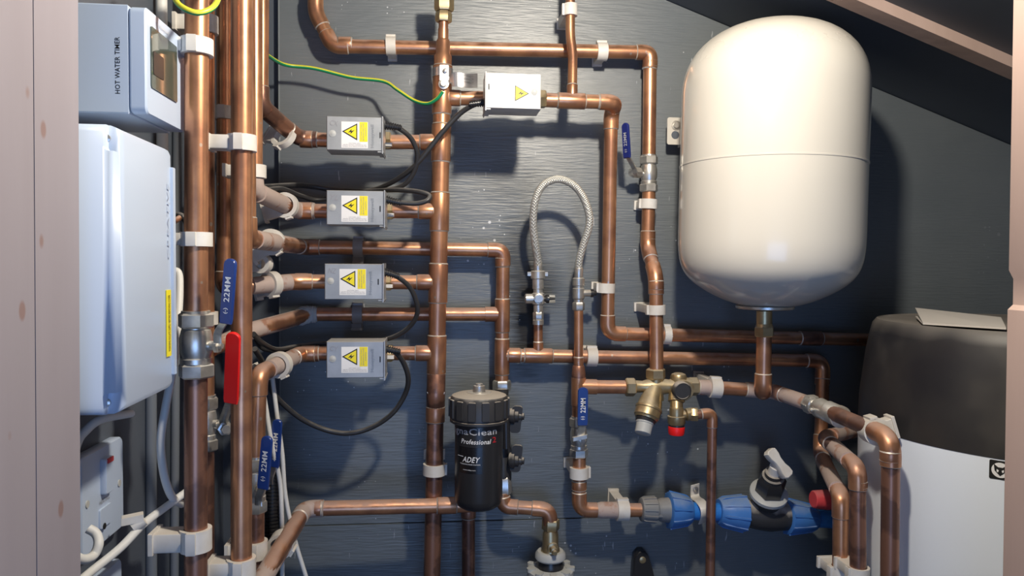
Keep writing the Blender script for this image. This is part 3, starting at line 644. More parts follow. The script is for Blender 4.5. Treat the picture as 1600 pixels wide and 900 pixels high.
# ================================================================ ZONE VALVE HEADS
def tri(mb, c, R_, U, N, pts, e):
    n = len(pts); vs = [c + R_ * a + U * b + N * e for a, b in pts]; mb.add(vs, [list(range(n))])
def zone_valve(x0, y0, x1, y1, label, scr=None, flip=False, pale=False, yp=None):
    Yf, Yk = -.165, -.118
    a, b = W(x0, y0, Yf), W(x1, y1, Yf); k = mpp(a); c = (a + b) / 2; hw = abs(b.x - a.x) / 2; hh = abs(a.z - b.z) / 2
    T = Thing('zone_valve', label, 'valve', V((c.x, Yr, c.z)), 'motorised zone valves')
    cm = 'pale' if pale else 'steel'
    cas = T.part('casing', MB().box(V((c.x, (Yf + Yk) / 2, c.z)), V((hw, 0, 0)), V((0, 0, hh)), V((0, (Yk - Yf) / 2, 0)), .0012), cm)
    sx = -1 if flip else 1
    mb = MB().box(V((c.x + sx * (hw + .0006), (Yf + Yk) / 2 - .001, c.z - .0015)), V((.0007, 0, 0)), V((0, 0, hh + .0025)), V((0, (Yk - Yf) / 2 + .001, 0)), .0004)
    mb.box(V((c.x + sx * (hw - .002), (Yf + Yk) / 2, c.z - hh - .0012)), V((.004, 0, 0)), V((0, 0, .0008)), V((0, (Yk - Yf) / 2, 0)), .0003)
    T.part('end_plate', mb, cm)
    Xr, Uz, N = V((1, 0, 0)), V((0, 0, 1)), V((0, -1, 0))
    o = V((a.x, Yf - .0002, a.z))
    def q(u, v): return (u * k, -v * k)
    mb = MB(); sw = 1 if not flip else -1
    if not flip:
        mb.mi(0).add([o + V((u * k, 0, -v * k)) for u, v in ((23, 8), (64, 8), (64, 49), (23, 49))], [[0, 3, 2, 1]])
        mb.mi(1).add([o + V((u * k, -.0002, -v * k)) for u, v in ((51, 8.3), (63.5, 8.3), (63.5, 39), (51, 39))], [[0, 3, 2, 1]])
        T3 = ((24, 23.5), (47.5, 10.5), (47.5, 37)); T4 = ((27.3, 23.5), (46, 13.2), (46, 34.2))
        bolt = ((33, 25.5), (39, 19.5), (38.5, 23), (43.5, 21), (37, 27.5), (37.7, 24))
    else:
        T3 = ((67.5, 31), (45, 18.5), (45, 43.5)); T4 = ((65, 31), (46.3, 20.6), (46.3, 41.4))
        bolt = ((60, 29.5), (54, 34.5), (54.5, 31.5), (49.5, 33), (55.5, 27), (55, 30.5))
    mb.mi(2).add([o + V((u * k, -.0003, -v * k)) for u, v in T3], [[0, 1, 2]])
    mb.mi(1).add([o + V((u * k, -.0005, -v * k)) for u, v in T4], [[0, 1, 2]])
    mb.mi(2).add([o + V((u * k, -.0007, -v * k)) for u, v in bolt], [[0, 1, 2, 3, 4, 5]])
    st = T.part('warning_sticker', mb, ['paperw', 'yellow', 'ink'], cas)
    mb = MB()
    if not flip:
        for i, (s, w_) in enumerate((('DISCONNECT SUPPLY', 26), ('BEFORE REMOVING COVER', 27), ('WARNING', 14))):
            text_mb(mb, s, o + V(((53.8 + i * 3.4) * k, -.0003, -(23.5) * k)), Uz, -Xr, 1.7 * k, w_ * k, ext=.0001)
        for i, (s, w_) in enumerate((('230V 50Hz 6W', 18), ('MOTORISED VALVE 22MM', 36), ('SEE INSTRUCTIONS FOR WIRING', 38))):
            text_mb(mb, s, o + V((43.5 * k, -.0002, -(41.6 + i * 2.5) * k)), -Xr, -Uz, 1.5 * k, w_ * k, ext=.0001)
    else:
        for i, (s, w_) in enumerate((('230V 50Hz 6W', 18), ('MOTORISED VALVE 22MM', 30), ('SEE INSTRUCTIONS', 26))):
            text_mb(mb, s, o + V((46 * k, -.0003, -(9 + i * 3) * k)), Xr, Uz, 1.5 * k, w_ * k, ext=.0001)
    T.part('print', mb, 'greyink', cas)
    mb = MB(); text_mb(mb, 'Honeywell', o + V(((71.5 if not flip else 5) * k, -.0001, -(30 if not flip else 27) * k)), Uz, -Xr, 6.5 * k if not flip else 2.5 * k, 36 * k if not flip else 12 * k, ext=.0002)
    T.part('embossed_name', mb, 'emboss', cas)
    rv = (9.5, 27) if not flip else (76, 28)
    T.part('rivet', MB().rev(o + V((rv[0] * k, 0, -rv[1] * k)), N, [(0, 5.4 * k), (.0004, 5.4 * k), (.0005, 4 * k), (.0012, 2.6 * k)], 20), 'lgrey', cas)
    if scr:
        mb = MB(); text_mb(mb, scr, o + V((12 * k, -.0001, -11 * k)), Xr + V((0, 0, -.1)), Uz, 8 * k, 13 * k, ext=.0002, shear=.3); T.part('pen_mark', mb, 'greyink', cas)
    mb = MB().box(o + V(((83 if not flip else 4) * k, 0, -(28 if not flip else 22) * k)), V((.9 * k, 0, 0)), V((0, 0, 4.5 * k)), V((0, .0003, 0))); T.part('slot', mb, 'ink', cas)
    yp = yp or (y0 + y1) / 2 + 11
    # brass body behind
    xa, xb = (x0 + 12, x1 + 12) if not flip else (x0 - 2, x1 + 6)
    body = T.part('valve_body', revP((xa, yp, Yr), (xb - 12, yp, Yr), [(0, 26), (.2, 26), (.35, 32), (.65, 32), (.8, 26), (1, 26)], 20), 'brass')
    T.part('brass_nut', nut((xb - 14, yp, Yr), (xb + 2, yp, Yr), 29), 'brass')
    if not flip:
        T.part('manual_lever', MB().box(W(x1 + 9, yp + 6, Yr - .022), V((7 * k, 0, 0)), V((0, 0, 3 * k)), V((0, .004, 0)), .0008), 'white')
    T.part('valve_neck', MB().box(V((c.x, (Yk + Yr) / 2 - .0, c.z - .004)), V((.016, 0, 0)), V((0, 0, .012)), V((0, abs(Yk - Yr) / 2 + .004, 0)), .001), 'brass')
    return T
zone_valve(510, 181, 597, 236, 'grey valve box top left, beside the earth wire', 'CX', yp=220)
zone_valve(510, 297, 600, 352, 'grey valve box with looped cable, second down on the left', 'YL', yp=330)
zone_valve(507, 412, 598, 468, 'grey valve box above the taped pipe, third down on the left', 'NZ', yp=441)
zone_valve(510, 534, 600, 590, 'lowest grey valve box, marked with pen at its corner', 'CY', yp=552)
zone_valve(760, 113, 845, 171, 'pale valve box right of the central riser, triangle pointing right', None, True, True, yp=155)

# ================================================================ CABLES
def cableP(pts, r, m, label, name='cable', relief=None, cat='cable', world=False, split=False, n=8, seg=10):
    P = [W(*p) for p in pts] if not world else pts; path = smooth(P, n)
    T = Thing(name, label, cat, P[0]); T.part('flex' if m == 'cable' else 'sheath', MB().tube(path, r, seg, split=split), m)
    if relief:
        mb = MB(); d = (path[5] - path[0]); L = .022; dn = (path[6] - path[0]).normalized(); pr = []
        for i in range(7):
            t = i * L / 7; rr = .0058 - i * .00028; pr += [(t, rr), (t + L / 14, rr), (t + L / 14, rr * .72), (t + L / 7, rr * .72)]
        mb.rev(path[0], dn, pr, 14); T.part('strain_relief', mb, 'black')
    return T
cableP([(602, 196, -.14), (622, 200, -.14), (642, 216, -.13), (652, 240, -.12), (648, 266, -.11), (632, 288, -.10), (604, 297, -.09), (560, 300, -.06), (500, 312, -.06), (470, 306, -.08), (440, 295, -.12), (408, 298, -.16)], .0034, 'cable', 'black cable curling right and down from the top left valve box', relief=1)
cableP([(603, 312, -.14), (622, 316, -.14), (650, 318, -.14), (668, 313, -.14), (670, 305, -.135), (650, 299, -.13), (615, 297, -.11), (570, 299, -.07), (520, 296, -.055), (470, 289, -.07), (405, 292, -.15)], .0034, 'cable', 'black cable in a flat loop beside the second valve box', relief=1)
cableP([(758, 160, -.14), (742, 163, -.14), (718, 178, -.13), (690, 208, -.125), (668, 236, -.12), (645, 262, -.11), (612, 285, -.085), (580, 297, -.06), (540, 300, -.05), (490, 292, -.05), (450, 290, -.09), (405, 297, -.14)], .0036, 'cable', 'black cable crossing the central riser from the pale valve box', relief=1)
cableP([(600, 425, -.14), (620, 432, -.14), (641, 450, -.13), (652, 478, -.12), (648, 500, -.11), (628, 520, -.10), (596, 532, -.09), (550, 537, -.07), (500, 537, -.07), (460, 542, -.09), (432, 546, -.13), (410, 536, -.17), (396, 522, -.21)], .0034, 'cable', 'black cable arching from the third valve box to behind the lowest', relief=1)
cableP([(601, 545, -.14), (616, 549, -.14), (630, 566, -.13), (638, 592, -.12), (632, 618, -.11), (612, 647, -.105), (580, 668, -.10), (545, 677, -.10), (510, 672, -.10), (472, 655, -.11), (438, 627, -.125), (420, 602, -.14), (412, 570, -.16), (398, 545, -.2)], .0036, 'cable', 'black cable in a wide loop hanging below the lowest valve box', relief=1)
cableP([(345, 395, -.15), (372, 425, -.12), (400, 530, -.12), (425, 548, -.10), (455, 548, -.08), (505, 540, -.05)], .0030, 'cable', 'black cable behind the left risers, coming out above the lowest valve box')
cableP([(414, 84, -.12), (445, 101, -.06), (492, 107, -.05), (549, 121, -.05), (599, 127, -.055), (622, 141, -.07), (647, 157, -.085), (667, 162, -.10), (682, 155, -.11), (692, 143, -.115)], .0026, ['wy', 'wg'], 'green and yellow earth wire running to the clamp on the central riser', name='earth_wire', split=True)
cableP([(264, -40, D(.70)), (272, -6, D(.68)), (283, 10, D(.67)), (308, 20, D(.67)), (332, 12, D(.68)), (343, -8, D(.7)), (350, -40, D(.72))][::-1], .0026, ['wy', 'wg'], 'loop of green and yellow earth wire hanging in front of the nearest riser', name='earth_wire', split=True)
cableP([(407, 585, D(.97)), (416, 640, D(.97)), (424, 690, D(.97)), (437, 750, D(.98)), (440, 800, D(.98)), (441, 870, D(1.0)), (441, 980, D(1.0))], .0030, 'wcable', 'white cable hanging from the lowest bend, leftmost of the lower pair')
cableP([(425, 585, D(1.0)), (433, 650, D(1.0)), (441, 710, D(1.0)), (446, 775, D(1.0)), (461, 845, D(1.0)), (482, 915, D(1.0)), (500, 990, D(1.0))], .0030, 'wcable', 'white cable slanting down to the right below the paired blue levers')
cableP([(250, 432, D(.80)), (268, 424, D(.80)), (280, 432, D(.80)), (278, 500, D(.78)), (270, 575, D(.765)), (258, 640, D(.755)), (251, 690, D(.755)), (256, 740, D(.76)), (268, 775, D(.77)), (284, 788, D(.80))], .0040, 'wcable', 'thick white cable dropping behind the enclosure and hooking right')
T = cableP([(300, 762, D(.80)), (262, 790, D(.77)), (225, 818, D(.74)), (188, 856, D(.71)), (140, 895, D(.68)), (105, 925, D(.65))], .0040, 'wcable', 'white cable clipped diagonally across the lower left wall')
mb = MB(); p = W(214, 828, D(.73)); mb.tube([p + V((-.004, 0, .003)), p + V((.005, .004, .009))], .0062, 14)
mb.rrect(p + V((-.004, -.0, .011)), V((.009, .003, .001)), V((0, 0, .0035)), V((.002, -.005, 0)), .001)
solo('cable_clip', mb, 'clip', 'small white clip holding the diagonal cable on the left wall', 'cable clip', p)
cableP([(100, 790, D(.60)), (118, 700, D(.62)), (135, 672, D(.63)), (160, 655, D(.65)), (205, 646, D(.70))], .0036, 'wcable', 'off-white cable curving out from under the enclosure')
cableP([(138, 826, D(.655)), (150, 834, D(.655)), (154, 850, D(.65)), (146, 868, D(.645)), (130, 874, D(.63)), (110, 866, D(.62))], .0040, 'wcable', 'short hook of white cable below the heating switch')
T = Thing('conduit', 'upright white conduit behind the timer box', 'conduit', WX(254, 500, XL + .009))
T.part('tube', MB().tube([WX(252, -60, XL + .009), WX(254, 300, XL + .009)], .0062, 14), 'wcable')
T = Thing('conduit', 'grey painted conduit running down the left wall beside the switch', 'conduit', WX(235, 1000, XL + .006))
T.part('tube', MB().tube([WX(236, 560, XL + .005), WX(236, 760, XL + .005), WX(237, 1000, XL + .005)], .006, 14), 'ply2')
T = Thing('conduit', 'grey painted conduit close behind the nearest riser on the left wall', 'conduit', WX(272, 1000, XL + .006))
T.part('tube', MB().tube([WX(277, 100, XL + .005), WX(272, 1000, XL + .005)], .005, 14), 'ply2')
# corrugated black hose
T = Thing('corrugated_hose', 'black corrugated hose standing behind the paired blue levers', 'hose', W(425, 1000, D(1.0)))
pr = []; a = W(426, 735, D(1.02)); b = W(424, 1000, D(1.02)); n = 48; Lh = (b - a).length
for i in range(n): t = i * Lh / n; pr += [(t, .0105), (t + Lh / n * .5, .0105), (t + Lh / n * .55, .0092), (t + Lh / n * .95, .0092)]
T.part('sleeve', MB().rev(a, b - a, pr, 16), 'black')
cableP([(262, 350, D(.79)), (276, 336, D(.79)), (290, 345, D(.79)), (302, 380, D(.83))], .0032, 'cable', 'black cable with cut end peeping out beside the enclosure', name='cable_tail')
solo('cable_core', MB().tube([W(272, 346, D(.775)), W(284, 338, D(.79))], .0028, 12), 'copper', 'orange cut cable core between enclosure and riser', 'cable', W(276, 337, D(.78)))

# ================================================================ CLIPS
CW = V((0, 1, 0)); LW = V((-1, 0, 0))
clipP((611, 72, B), (700, 73, B), CW, R22, 15, -B, 'off-white clip on the top pipe, left of the central riser')
clipP((940, 81, B), (1000, 82, B), CW, R22, 16, -B, 'off-white clip on the top pipe, near its right elbow')
clipP((891, 16, -.067), (891, -20, -.067), CW, R15, 18, .067, 'small white clip at the top of the thin pipe')
clipP((947, 450, -.046), (949, 400, -.047), CW, R22, 15, .046, 'white clip on the upright pipe beside the right hose valve')
clipP((1013, 319, B), (1014, 300, B), CW, R22, 15, -B, 'white clip just below the navy lever valve')
clipP((1025.5, 484, -.077), (1025.4, 470, -.077), CW, R22, 15, .077, 'white clip on the upright above the brass multiblock')
clipP((1041, 523.3, -.041), (1100, 524.6, -.041), CW, R22, 11, .041, 'white clip on the pipe right of the multiblock upright', th=.0045)
clipP((924, 557.4, B), (980, 558.5, B), CW, R22, 16, -B, 'white clip on the middle pipe right of the thin upright', th=.0048)
clipP((1117, 606, -.081), (1150, 608, -.082), CW, R22, 17, .081, 'white clip on the dusty pipe right of the brass multiblock', th=.005)
clipP((905, 738, -.06), (905, 760, -.06), CW, R22, 17, .060, 'white clip below the blue lever valve on the cold main', th=.0045)
clipP((972, 797, -.06), (1000, 797, -.06), CW, R22 * 1.1, 18, .060, 'off-white clip just left of the grey fitting', th=.005)
clipP((rx(733), 733, Yr), (rx(760), 760, Yr), CW, R28 * .93, 17, -Yr, 'white clip round the thick central riser beside the filter', th=.004)
clipP((560, 386.8, B), (600, 387, B), CW, R22, 15, -B, 'grey painted clip on the pipe above the third valve box', m='clipgrey', th=.0042)
clipP((559, 491, B), (600, 491, B), CW, R22, 15, -B, 'grey painted clip on the pipe above the lowest valve box', m='clipgrey', th=.0042)
# spacers of the two grey clips
for (x, y, x2, lab) in ((560, 407, 552, 'grey painted clip spacer behind the third valve box, upper one'), (559, 478, 551, 'grey painted clip spacer below the third valve box'), (558, 510, 549, 'grey painted clip foot under the taped pipe')):
    p = W(x, y, -.012); k = mpp(p); solo('clip_spacer', MB().box(p, V((8 * k, 0, 0)), V((0, 0, 6 * k)), V((0, .011, 0)), .001).box(p + V((0, -.008, -.003)), V((8.5 * k, 0, 0)), V((0, 0, 1.5 * k)), V((0, .004, 0)), .0005), 'clipgrey', lab, 'pipe clip', p)
# left side clips
def clipL(px, py, d, r, hpx, label, dist=.034, th=.0042, **kw):
    p = W(px, py, D(d)); return clip(p, V((0, 0, 1)), LW, r, hpx * mpp(p), min(p.x - XL, dist), label, th=th, **kw)
clipL(307.5, 74, .744, .0110, 25, 'white clip on the nearest riser beside the timer box', dist=.08)
clipL(306.5, 374, .744, .0110, 22, 'white clip on the nearest riser beside the enclosure', dist=.08)
clipL(306, 842, .744, .0108, 34, 'large white clip on the nearest riser low down', dist=.040)
clipL(321, 39, .93, .0105, 27, 'white clip on the riser half hidden behind the nearest one')
clipL(378, 224, .81, .0110, 25, 'white clip on the riser right of the nearest one')
clipL(377, 886, .81, .0110, 30, 'white clip at the foot of the riser right of the nearest one')
clipL(351, 177, 1.0, .0102, 20, 'greyish clip on the dark pipe between two front risers')
clipL(397, 268, .93, .0102, 20, 'white clip on the risers just above the second valve box bend')
clipL(399.5, 858, .93, .0102, 27, 'white clip on the brown pipe below the paired blue levers')
clipL(321, 497, .93, .0105, 20, 'small white clip beside the top nut of the big blue lever valve')
def clipD(p, q, r, h, label, **kw):
    a = W(*p); b = W(*q); return clip(a, b - a, V((-.3, 1, -.2)), r, h, .032, label, th=.0055, **kw)
clipD((446, 321, -.125), (410, 305, -.21), R22 * 1.16, .009, 'dusty white clip collar on the bend to the second valve box')
clipD((424, 378.3, -.165), (400, 374.6, -.25), R22 * 1.14, .012, 'dusty white clip collar on the pipe above the empty clip')
clipD((424, 443.8, -.12), (395, 446.5, -.145), R22 * 1.15, .012, 'dusty white clip collar just below the empty clip')
clipD((436, 570, -.165), (422, 576, -.19), R22 * 1.14, .010, 'dusty white clip collar on the bend from the lowest valve box')
clipD((443, 214, -.105), (430, 200, -.12), R22 * 1.16, .009, 'dusty white clip under the bend to the top left valve box')
a = W(440, 850, -.185); b = W(398, 925, D(.845)); clip(a, b - a, CW, .0120, .020, .17, 'large dusty white clip on the slanting pipe at lower left', th=.0045)
# empty clip
p = W(408, 412, -.16); T = Thing('pipe_clip', 'empty open white clip between two dusty collars', 'pipe clip', p)
mb = MB().rev(p + V((.0, -.006, 0)), V((.25, 1, 0)), [(0, .0068), (0, .0125), (.012, .0125), (.012, .0068)], 28, closed=True)
T.part('strap', mb, 'clip'); T.part('base', MB().box(p + V((-.012, .012, .0)), V((.012, 0, 0)), V((0, .012, 0)), V((0, 0, .011)), .001), 'clip')
# right side clips
a = W(1366, 673, D(.855)); b = W(1392, 684, D(.81)); clip(a, b - a, V((.3, .9, 0)), .0103, .022, .024, 'big off-white clip near the elbow by the white cylinder', th=.0065)
for (x, y, d, lab) in ((1312, 893, .92, 'white clip at the foot of the left pipe by the cylinder'), (1341, 895, .88, 'white clip at the foot of the middle pipe by the cylinder')):
    p = W(x, y, D(d)); clip(p, V((0, 0, 1)), V((.0, 1, 0)), .0102, .016, .035, lab, th=.0035)
# metal saddle on the blue pipe
T = Thing('pipe_clip', 'bent white metal saddle clip over the blue pipe', 'pipe clip', W(1086, 770, -.02))
pts = [W(1086, 757, -.02), W(1086, 776, -.02), W(1094, 783, -.06), W(1101, 793, -.078), W(1102, 806, -.078), W(1098, 817, -.06)]
T.part('strap', MB().ribbon(smooth(pts, 5), V((1, .1, .2)), [.015] * 26, .0018), 'white')
T.part('screw', MB().rev(W(1087, 764, -.021), V((0, -1, 0)), [(0, .0045), (.0015, .0042), (.002, .002)], 14), 'chrome')

# ================================================================ BALL VALVES
def ball_valve(label, p0, p1, w, stem, slen, lever, lcol, lw, txt=None, wv=None, hole=None, m='chrome', neck=None, nk=True, tcol='paperw', name='lever_valve', sp=.5):
    """p0,p1 ends in the picture; w nut width px; stem direction; lever: list of world points"""
    a, b = W(*p0), W(*p1); T = Thing(name, label, 'valve', (a + b) / 2); k = mpp(a); L = (b - a).length; ax = (b - a).normalized()
    def tt(t): return tuple(p0[i] + (p1[i] - p0[i]) * t for i in range(3))
    T.part('top_nut', nut(tt(.0), tt(.23), w), m)
    T.part('body', revP(tt(.2), tt(.8), [(0, w * .70), (.08, w * .70), (.1, w * .8), (.3, w * .9), (.62, w * .9), (.82, w * .76), (.84, w * .86), (.96, w * .86), (1, w * .72)], 28), m)
    T.part('bottom_nut', nut(tt(.78), tt(1.0), w), m)
    T.part('olive', revP(tt(-.035), tt(.02), [(0, w * .78), (1, w * .82)], 24), m)
    s = V(stem).normalized(); c = a + ax * L * sp; r = w * k / 2
    T.part('stem', MB().rev(c + s * r * .5, s, [(0, r * .42), (slen * .5, r * .42), (slen * .52, r * .28), (slen, r * .28)], 20), m)
    T.part('stem_nut', MB().rev(c + s * (r * .5 + slen - .0005), s, [(0, r * .38), (.0005, r * .42), (.004, r * .42), (.0045, r * .2), (.0075, r * .18)], 6), m)
    neck_pts, ba, bb = lever; wv = V(wv).normalized(); th = .0044
    bd = (bb - ba).normalized(); wv = (wv - bd * wv.dot(bd)).normalized(); nn = wv.cross(bd).normalized()
    if nn.dot(EYE - ba) < 0: nn = -nn
    T.part('lever_neck', MB().ribbon(smooth(neck_pts + [ba + bd * .004], 6), wv, [lw * .72] * 40, .0022), m)
    hw = lw / 2; poly = [ba - wv * hw * .9, ba + wv * hw * .9, ba + wv * hw + bd * .004]
    for q in range(9):
        t = math.pi * q / 8; poly.append(bb - bd * hw * .8 + wv * hw * math.cos(t) + bd * hw * .8 * math.sin(t))
    poly.append(ba - wv * hw + bd * .004)
    g = T.part('lever', MB().prism([p - nn * th / 2 for p in poly], nn * th, .0010), lcol)
    Lb = (bb - ba).length; right = bd; up = bd.cross(nn) * -1
    for (st, f0, f1, hf) in (txt or ()):
        mb = MB(); text_mb(mb, st, ba + bd * Lb * (f0 + f1) / 2 + nn * th / 2, right, right.cross(nn) * -1, lw * hf, Lb * (f1 - f0), ext=.0003, bold=.013)
        T.part('lettering', mb, tcol, g)
    return T
TXT = (('22MM', .34, .72, .50), ('( )', .16, .25, .42), ('ON', .18, .22, .12))
# big blue lever valve on nearest riser
ys = D(.744)
c0 = W(308, 541, ys)
pv = W(340, 538, ys - .012)
ball_valve('large chrome ball valve with blue lever on the nearest riser', (306, 489, ys), (307, 590, ys), 54, (1, -.25, 0), .012,
    ([W(340, 536, ys - .014), W(340, 522, ys - .016), W(345, 511, ys - .022)], W(353, 506, ys - .026), W(361, 404, ys - .030)), 'blue', .0118, wv=(.95, -.3, 0), txt=TXT)
yb = D(.93)
T = ball_valve('chrome ball valve with bright red lever behind the nearest riser', (323, 620, yb), (323, 704, yb), 34, (1, -.3, 0), .018,
    ([W(350, 668, yb - .035), W(350, 655, yb - .05), W(354, 643, yb - .08)], W(361, 630, D(.79)), W(365, 519, D(.77))), 'red', .0148, wv=(.97, -.2, 0))
T.part('outer_nut', MB().rev(W(350, 668, yb - .036), V((.45, -.9, 0)), [(0, .0085), (.008, .0085), (.0085, .006), (.012, .0055)], 6), 'chrome')
ball_valve('chrome ball valve with blue lever on the pipe below the lowest bend', (401, 715, D(.93)), (400, 800, D(.93)), 34, (.5, -1, 0), .010,
    ([W(404, 790, D(.89)), W(404, 780, D(.89)), W(407, 770, D(.885))], W(411, 764, D(.88)), W(418, 681, D(.875))), 'blue', .0135, wv=(.95, -.3, .1), txt=TXT)
ball_valve('chrome ball valve with blue lever in front of the corrugated hose', (416, 722, D(1.03)), (416, 790, D(1.03)), 24, (.4, -1, 0), .010,
    ([W(422, 756, D(.99)), W(422, 748, D(.985)), W(425, 738, D(.98))], W(429, 730, D(.975)), W(434, 655, D(.97))), 'blue', .0125, wv=(.95, -.3, .1), txt=TXT)
T = ball_valve('chrome ball valve with narrow navy lever on the right-hand upright', (1014, 244, B), (1013.6, 300, B), 29, (-1, -.35, 0), .010,
    ([W(993, 270, -.055), W(990, 262, -.060), W(986, 254, -.070)], W(980, 247, -.078), W(977, 192, -.080)), 'navy', .0120, wv=(.55, -.83, 0), txt=TXT, tcol='silverink')
T.part('gland', MB().rev(W(1000, 270, -.042), V((-1, -.3, 0)), [(0, .008), (.012, .008), (.013, .0065), (.017, .006)], 8), 'chrome')
T = ball_valve('chrome ball valve with upright blue lever on the cold main', (904, 652, -.06), (904.5, 714, -.06), 29, (0.1, -1, 0), .010,
    ([W(907, 684, -.093), W(908, 677, -.094), W(909, 670, -.097)], W(910, 665, -.10), W(911, 605, -.10)), 'blue', .0150, wv=(1, 0, 0), txt=TXT)
T.part('butterfly', MB().box(W(906, 684, -.094), V((.011, 0, .002)), V((0, 0, .003)), V((0, .003, 0)), .001), 'chrome')

# round screw-type valve on the slanting pipe
T = Thing('isolating_valve', 'knurled nickel ball valve on the slanting dusty pipe by the cylinder', 'valve', W(1290, 640, -.18))
T.part('body', revP((1264, 630, -.16), (1298, 645, -.205), [(0, 22), (.05, 28), (.3, 28), (.32, 24), (.5, 32), (.75, 30), (1, 26)], 24), 'chrome')
T.part('top_nut', nut((1262, 629, -.157), (1272, 634, -.17), 31), 'chrome')
mb = MB(); a, b = W(1290, 641, -.195), W(1312, 651, -.215); mb.rev(a, b - a, [(0, .0125), (.002, .0145), ((b - a).length * .8, .0145), ((b - a).length, .0125)], 20); T.part('bottom_nut', mb, 'chrome')
mb = MB(); a, b = W(1310, 650, -.212), W(1314, 652, -.218); mb.rev(a, b - a, [(0, .0152), ((b - a).length, .0152)], 28); T.part('knurled_ring', mb, 'solder')
T.part('stem', MB().rev(W(1276, 640, -.185), W(1256, 641, -.20) - W(1276, 640, -.185), [(0, .005), (.008, .005), (.0085, .003), (.015, .003), (.0155, .002), (.018, .002)], 14), 'chrome')

# ================================================================ FILLING LOOP
HY = -.075
T = Thing('braided_hose', 'braided steel hose arched between two small valves', 'hose', W(841, 415, HY))
hp = smooth([W(x, y, Y) for x, y, Y in ((840.5, 422, -.045), (840, 405, -.05), (836, 380, -.06), (833, 350, -.07), (836, 315, -.08), (848, 290, -.085), (870, 280, -.088), (893, 287, -.086), (910, 306, -.082), (920, 333, -.078), (920, 355, -.074), (911, 384, -.066), (905, 408, -.06), (904, 428, -.055))], 8)
T.part('braid', MB().tube(hp, .0056, 16), 'braid')
T.part('ferrule', revP((840.5, 408, -.047), (840.5, 423, -.045), [(0, 12), (.1, 13.5), (1, 13.5)]), 'chrome')
T.part('ferrule', revP((904.5, 418, -.058), (904, 434, -.055), [(0, 12), (.1, 13.5), (1, 13.5)]), 'chrome')
Yl = -.045
T = Thing('filling_valve', 'nickel valve with side knob and black wing handle at the left hose end', 'valve', W(840, 500, Yl))
T.part('wing_nut', revP((840.5, 423, Yl), (840.5, 436, Yl), [(0, 20), (.1, 23), (.9, 23), (1, 20)]).box(W(840, 428, Yl), V((.0155, 0, 0)), V((0, .002, 0)), V((0, 0, .003)), .0006), 'chrome')
T.part('body', revP((840.5, 435, Yl), (841, 488, Yl), [(0, 18), (.3, 18), (.32, 15), (.42, 15), (.45, 20), (.75, 20), (.78, 15), (1, 15)]), 'chrome')
T.part('side_port', revP((844, 467, Yl), (820, 467, Yl), [(0, 16), (.5, 13), (.52, 16), (.95, 16), (1, 12)], 16), 'chrome')
T.part('face_plug', MB().rev(W(841, 466, Yl), V((0, -1, 0)), [(0, .008), (.010, .008), (.0105, .006), (.0115, .006)], 8), 'chrome')
T.part('handle', revP((848, 467, Yl), (867, 467, Yl), [(0, 8), (.3, 14), (.5, 14), (.55, 6), (1, 5)], 12).box(W(857, 467, Yl), V((.010, 0, 0)), V((0, .0015, .0)), V((0, .002, .006)), .0005), 'black')
T.part('nut', nut((841, 487, Yl), (841, 500, Yl), 17), 'chrome'); T.part('olive', revP((841, 500, Yl), (841, 507, Yl), [(0, 17.5), (1, 17.5)]), 'chrome')
T = Thing('filling_valve', 'slim nickel valve with a black screw at the right hose end', 'valve', W(904, 484, -.055)); Y2 = -.055
T.part('body', revP((904, 434, Y2), (904, 474, Y2), [(0, 15), (.03, 19), (.3, 19), (.32, 16), (.4, 16), (.42, 18.5), (.8, 18.5), (.85, 15), (1, 15)]), 'chrome')
T.part('nut', nut((904, 472, Y2), (904, 485, Y2), 19.5), 'chrome')
T.part('side_port', revP((908, 458, Y2), (924, 458, Y2), [(0, 11), (.9, 11), (1, 9)], 14), 'chrome')
T.part('screw', revP((922, 458, Y2), (932, 458, Y2), [(0, 9), (.1, 13), (.5, 13), (.55, 8), (1, 7)], 12), 'black')

# ================================================================ BRASS MULTIBLOCK
Ym = -.08
T = Thing('pressure_reducing_valve', 'brass multiblock valve with grey lower knob and black round dial', 'valve', W(1024, 605, Ym))
T.part('top_nut', nut((1024.5, 576, Ym), (1024.5, 592, Ym), 31), 'brass')
T.part('left_nut', nut((977, 605, Ym), (992, 605, Ym), 29, phase=.5), 'brass')
T.part('body', revP((990, 604, Ym), (1082, 604, Ym), [(0, 20), (.15, 18), (.25, 24), (.42, 27), (.6, 22), (.7, 28), (.95, 28), (1, 24)]), 'brass')
T.part('upright', revP((1024.5, 588, Ym), (1024, 625, Ym), [(0, 26), (.3, 22), (1, 26)]), 'brass')
T.part('bonnet', revP((1023, 606, Ym - .004), (1009, 655, Ym - .022), [(0, 24), (.2, 29), (.45, 36), (.62, 39), (.64, 42), (.70, 42), (.72, 40), (.92, 40), (.94, 37), (1, 35)], 32), 'brass')
T.part('black_collar', revP((1009.4, 653, Ym - .021), (1008, 659, Ym - .023), [(0, 33), (1, 31)]), 'black')
pr = [(0, 26), (.1, 28), (.25, 28), (.3, 26), (.95, 25), (1, 22)]
T.part('grey_knob', revP((1008.4, 656, Ym - .022), (1004, 678, Ym - .030), pr, 24), 'lgrey')
T.part('dial_boss', MB().rev(W(1062, 607, Ym), V((0, -1, 0)), [(0, .0155), (.018, .0155), (.020, .0145)], 28), 'brass')
T.part('black_dial', MB().rev(W(1063, 609, Ym - .018), V((0, -1, 0)), [(0, .0135), (.010, .0135), (.0115, .0125), (.012, .0115), (.0112, .011)], 28), 'blackd')
T.part('right_nut', nut((1075, 604, Ym), (1090, 604, Ym), 29, phase=.5), 'brass')
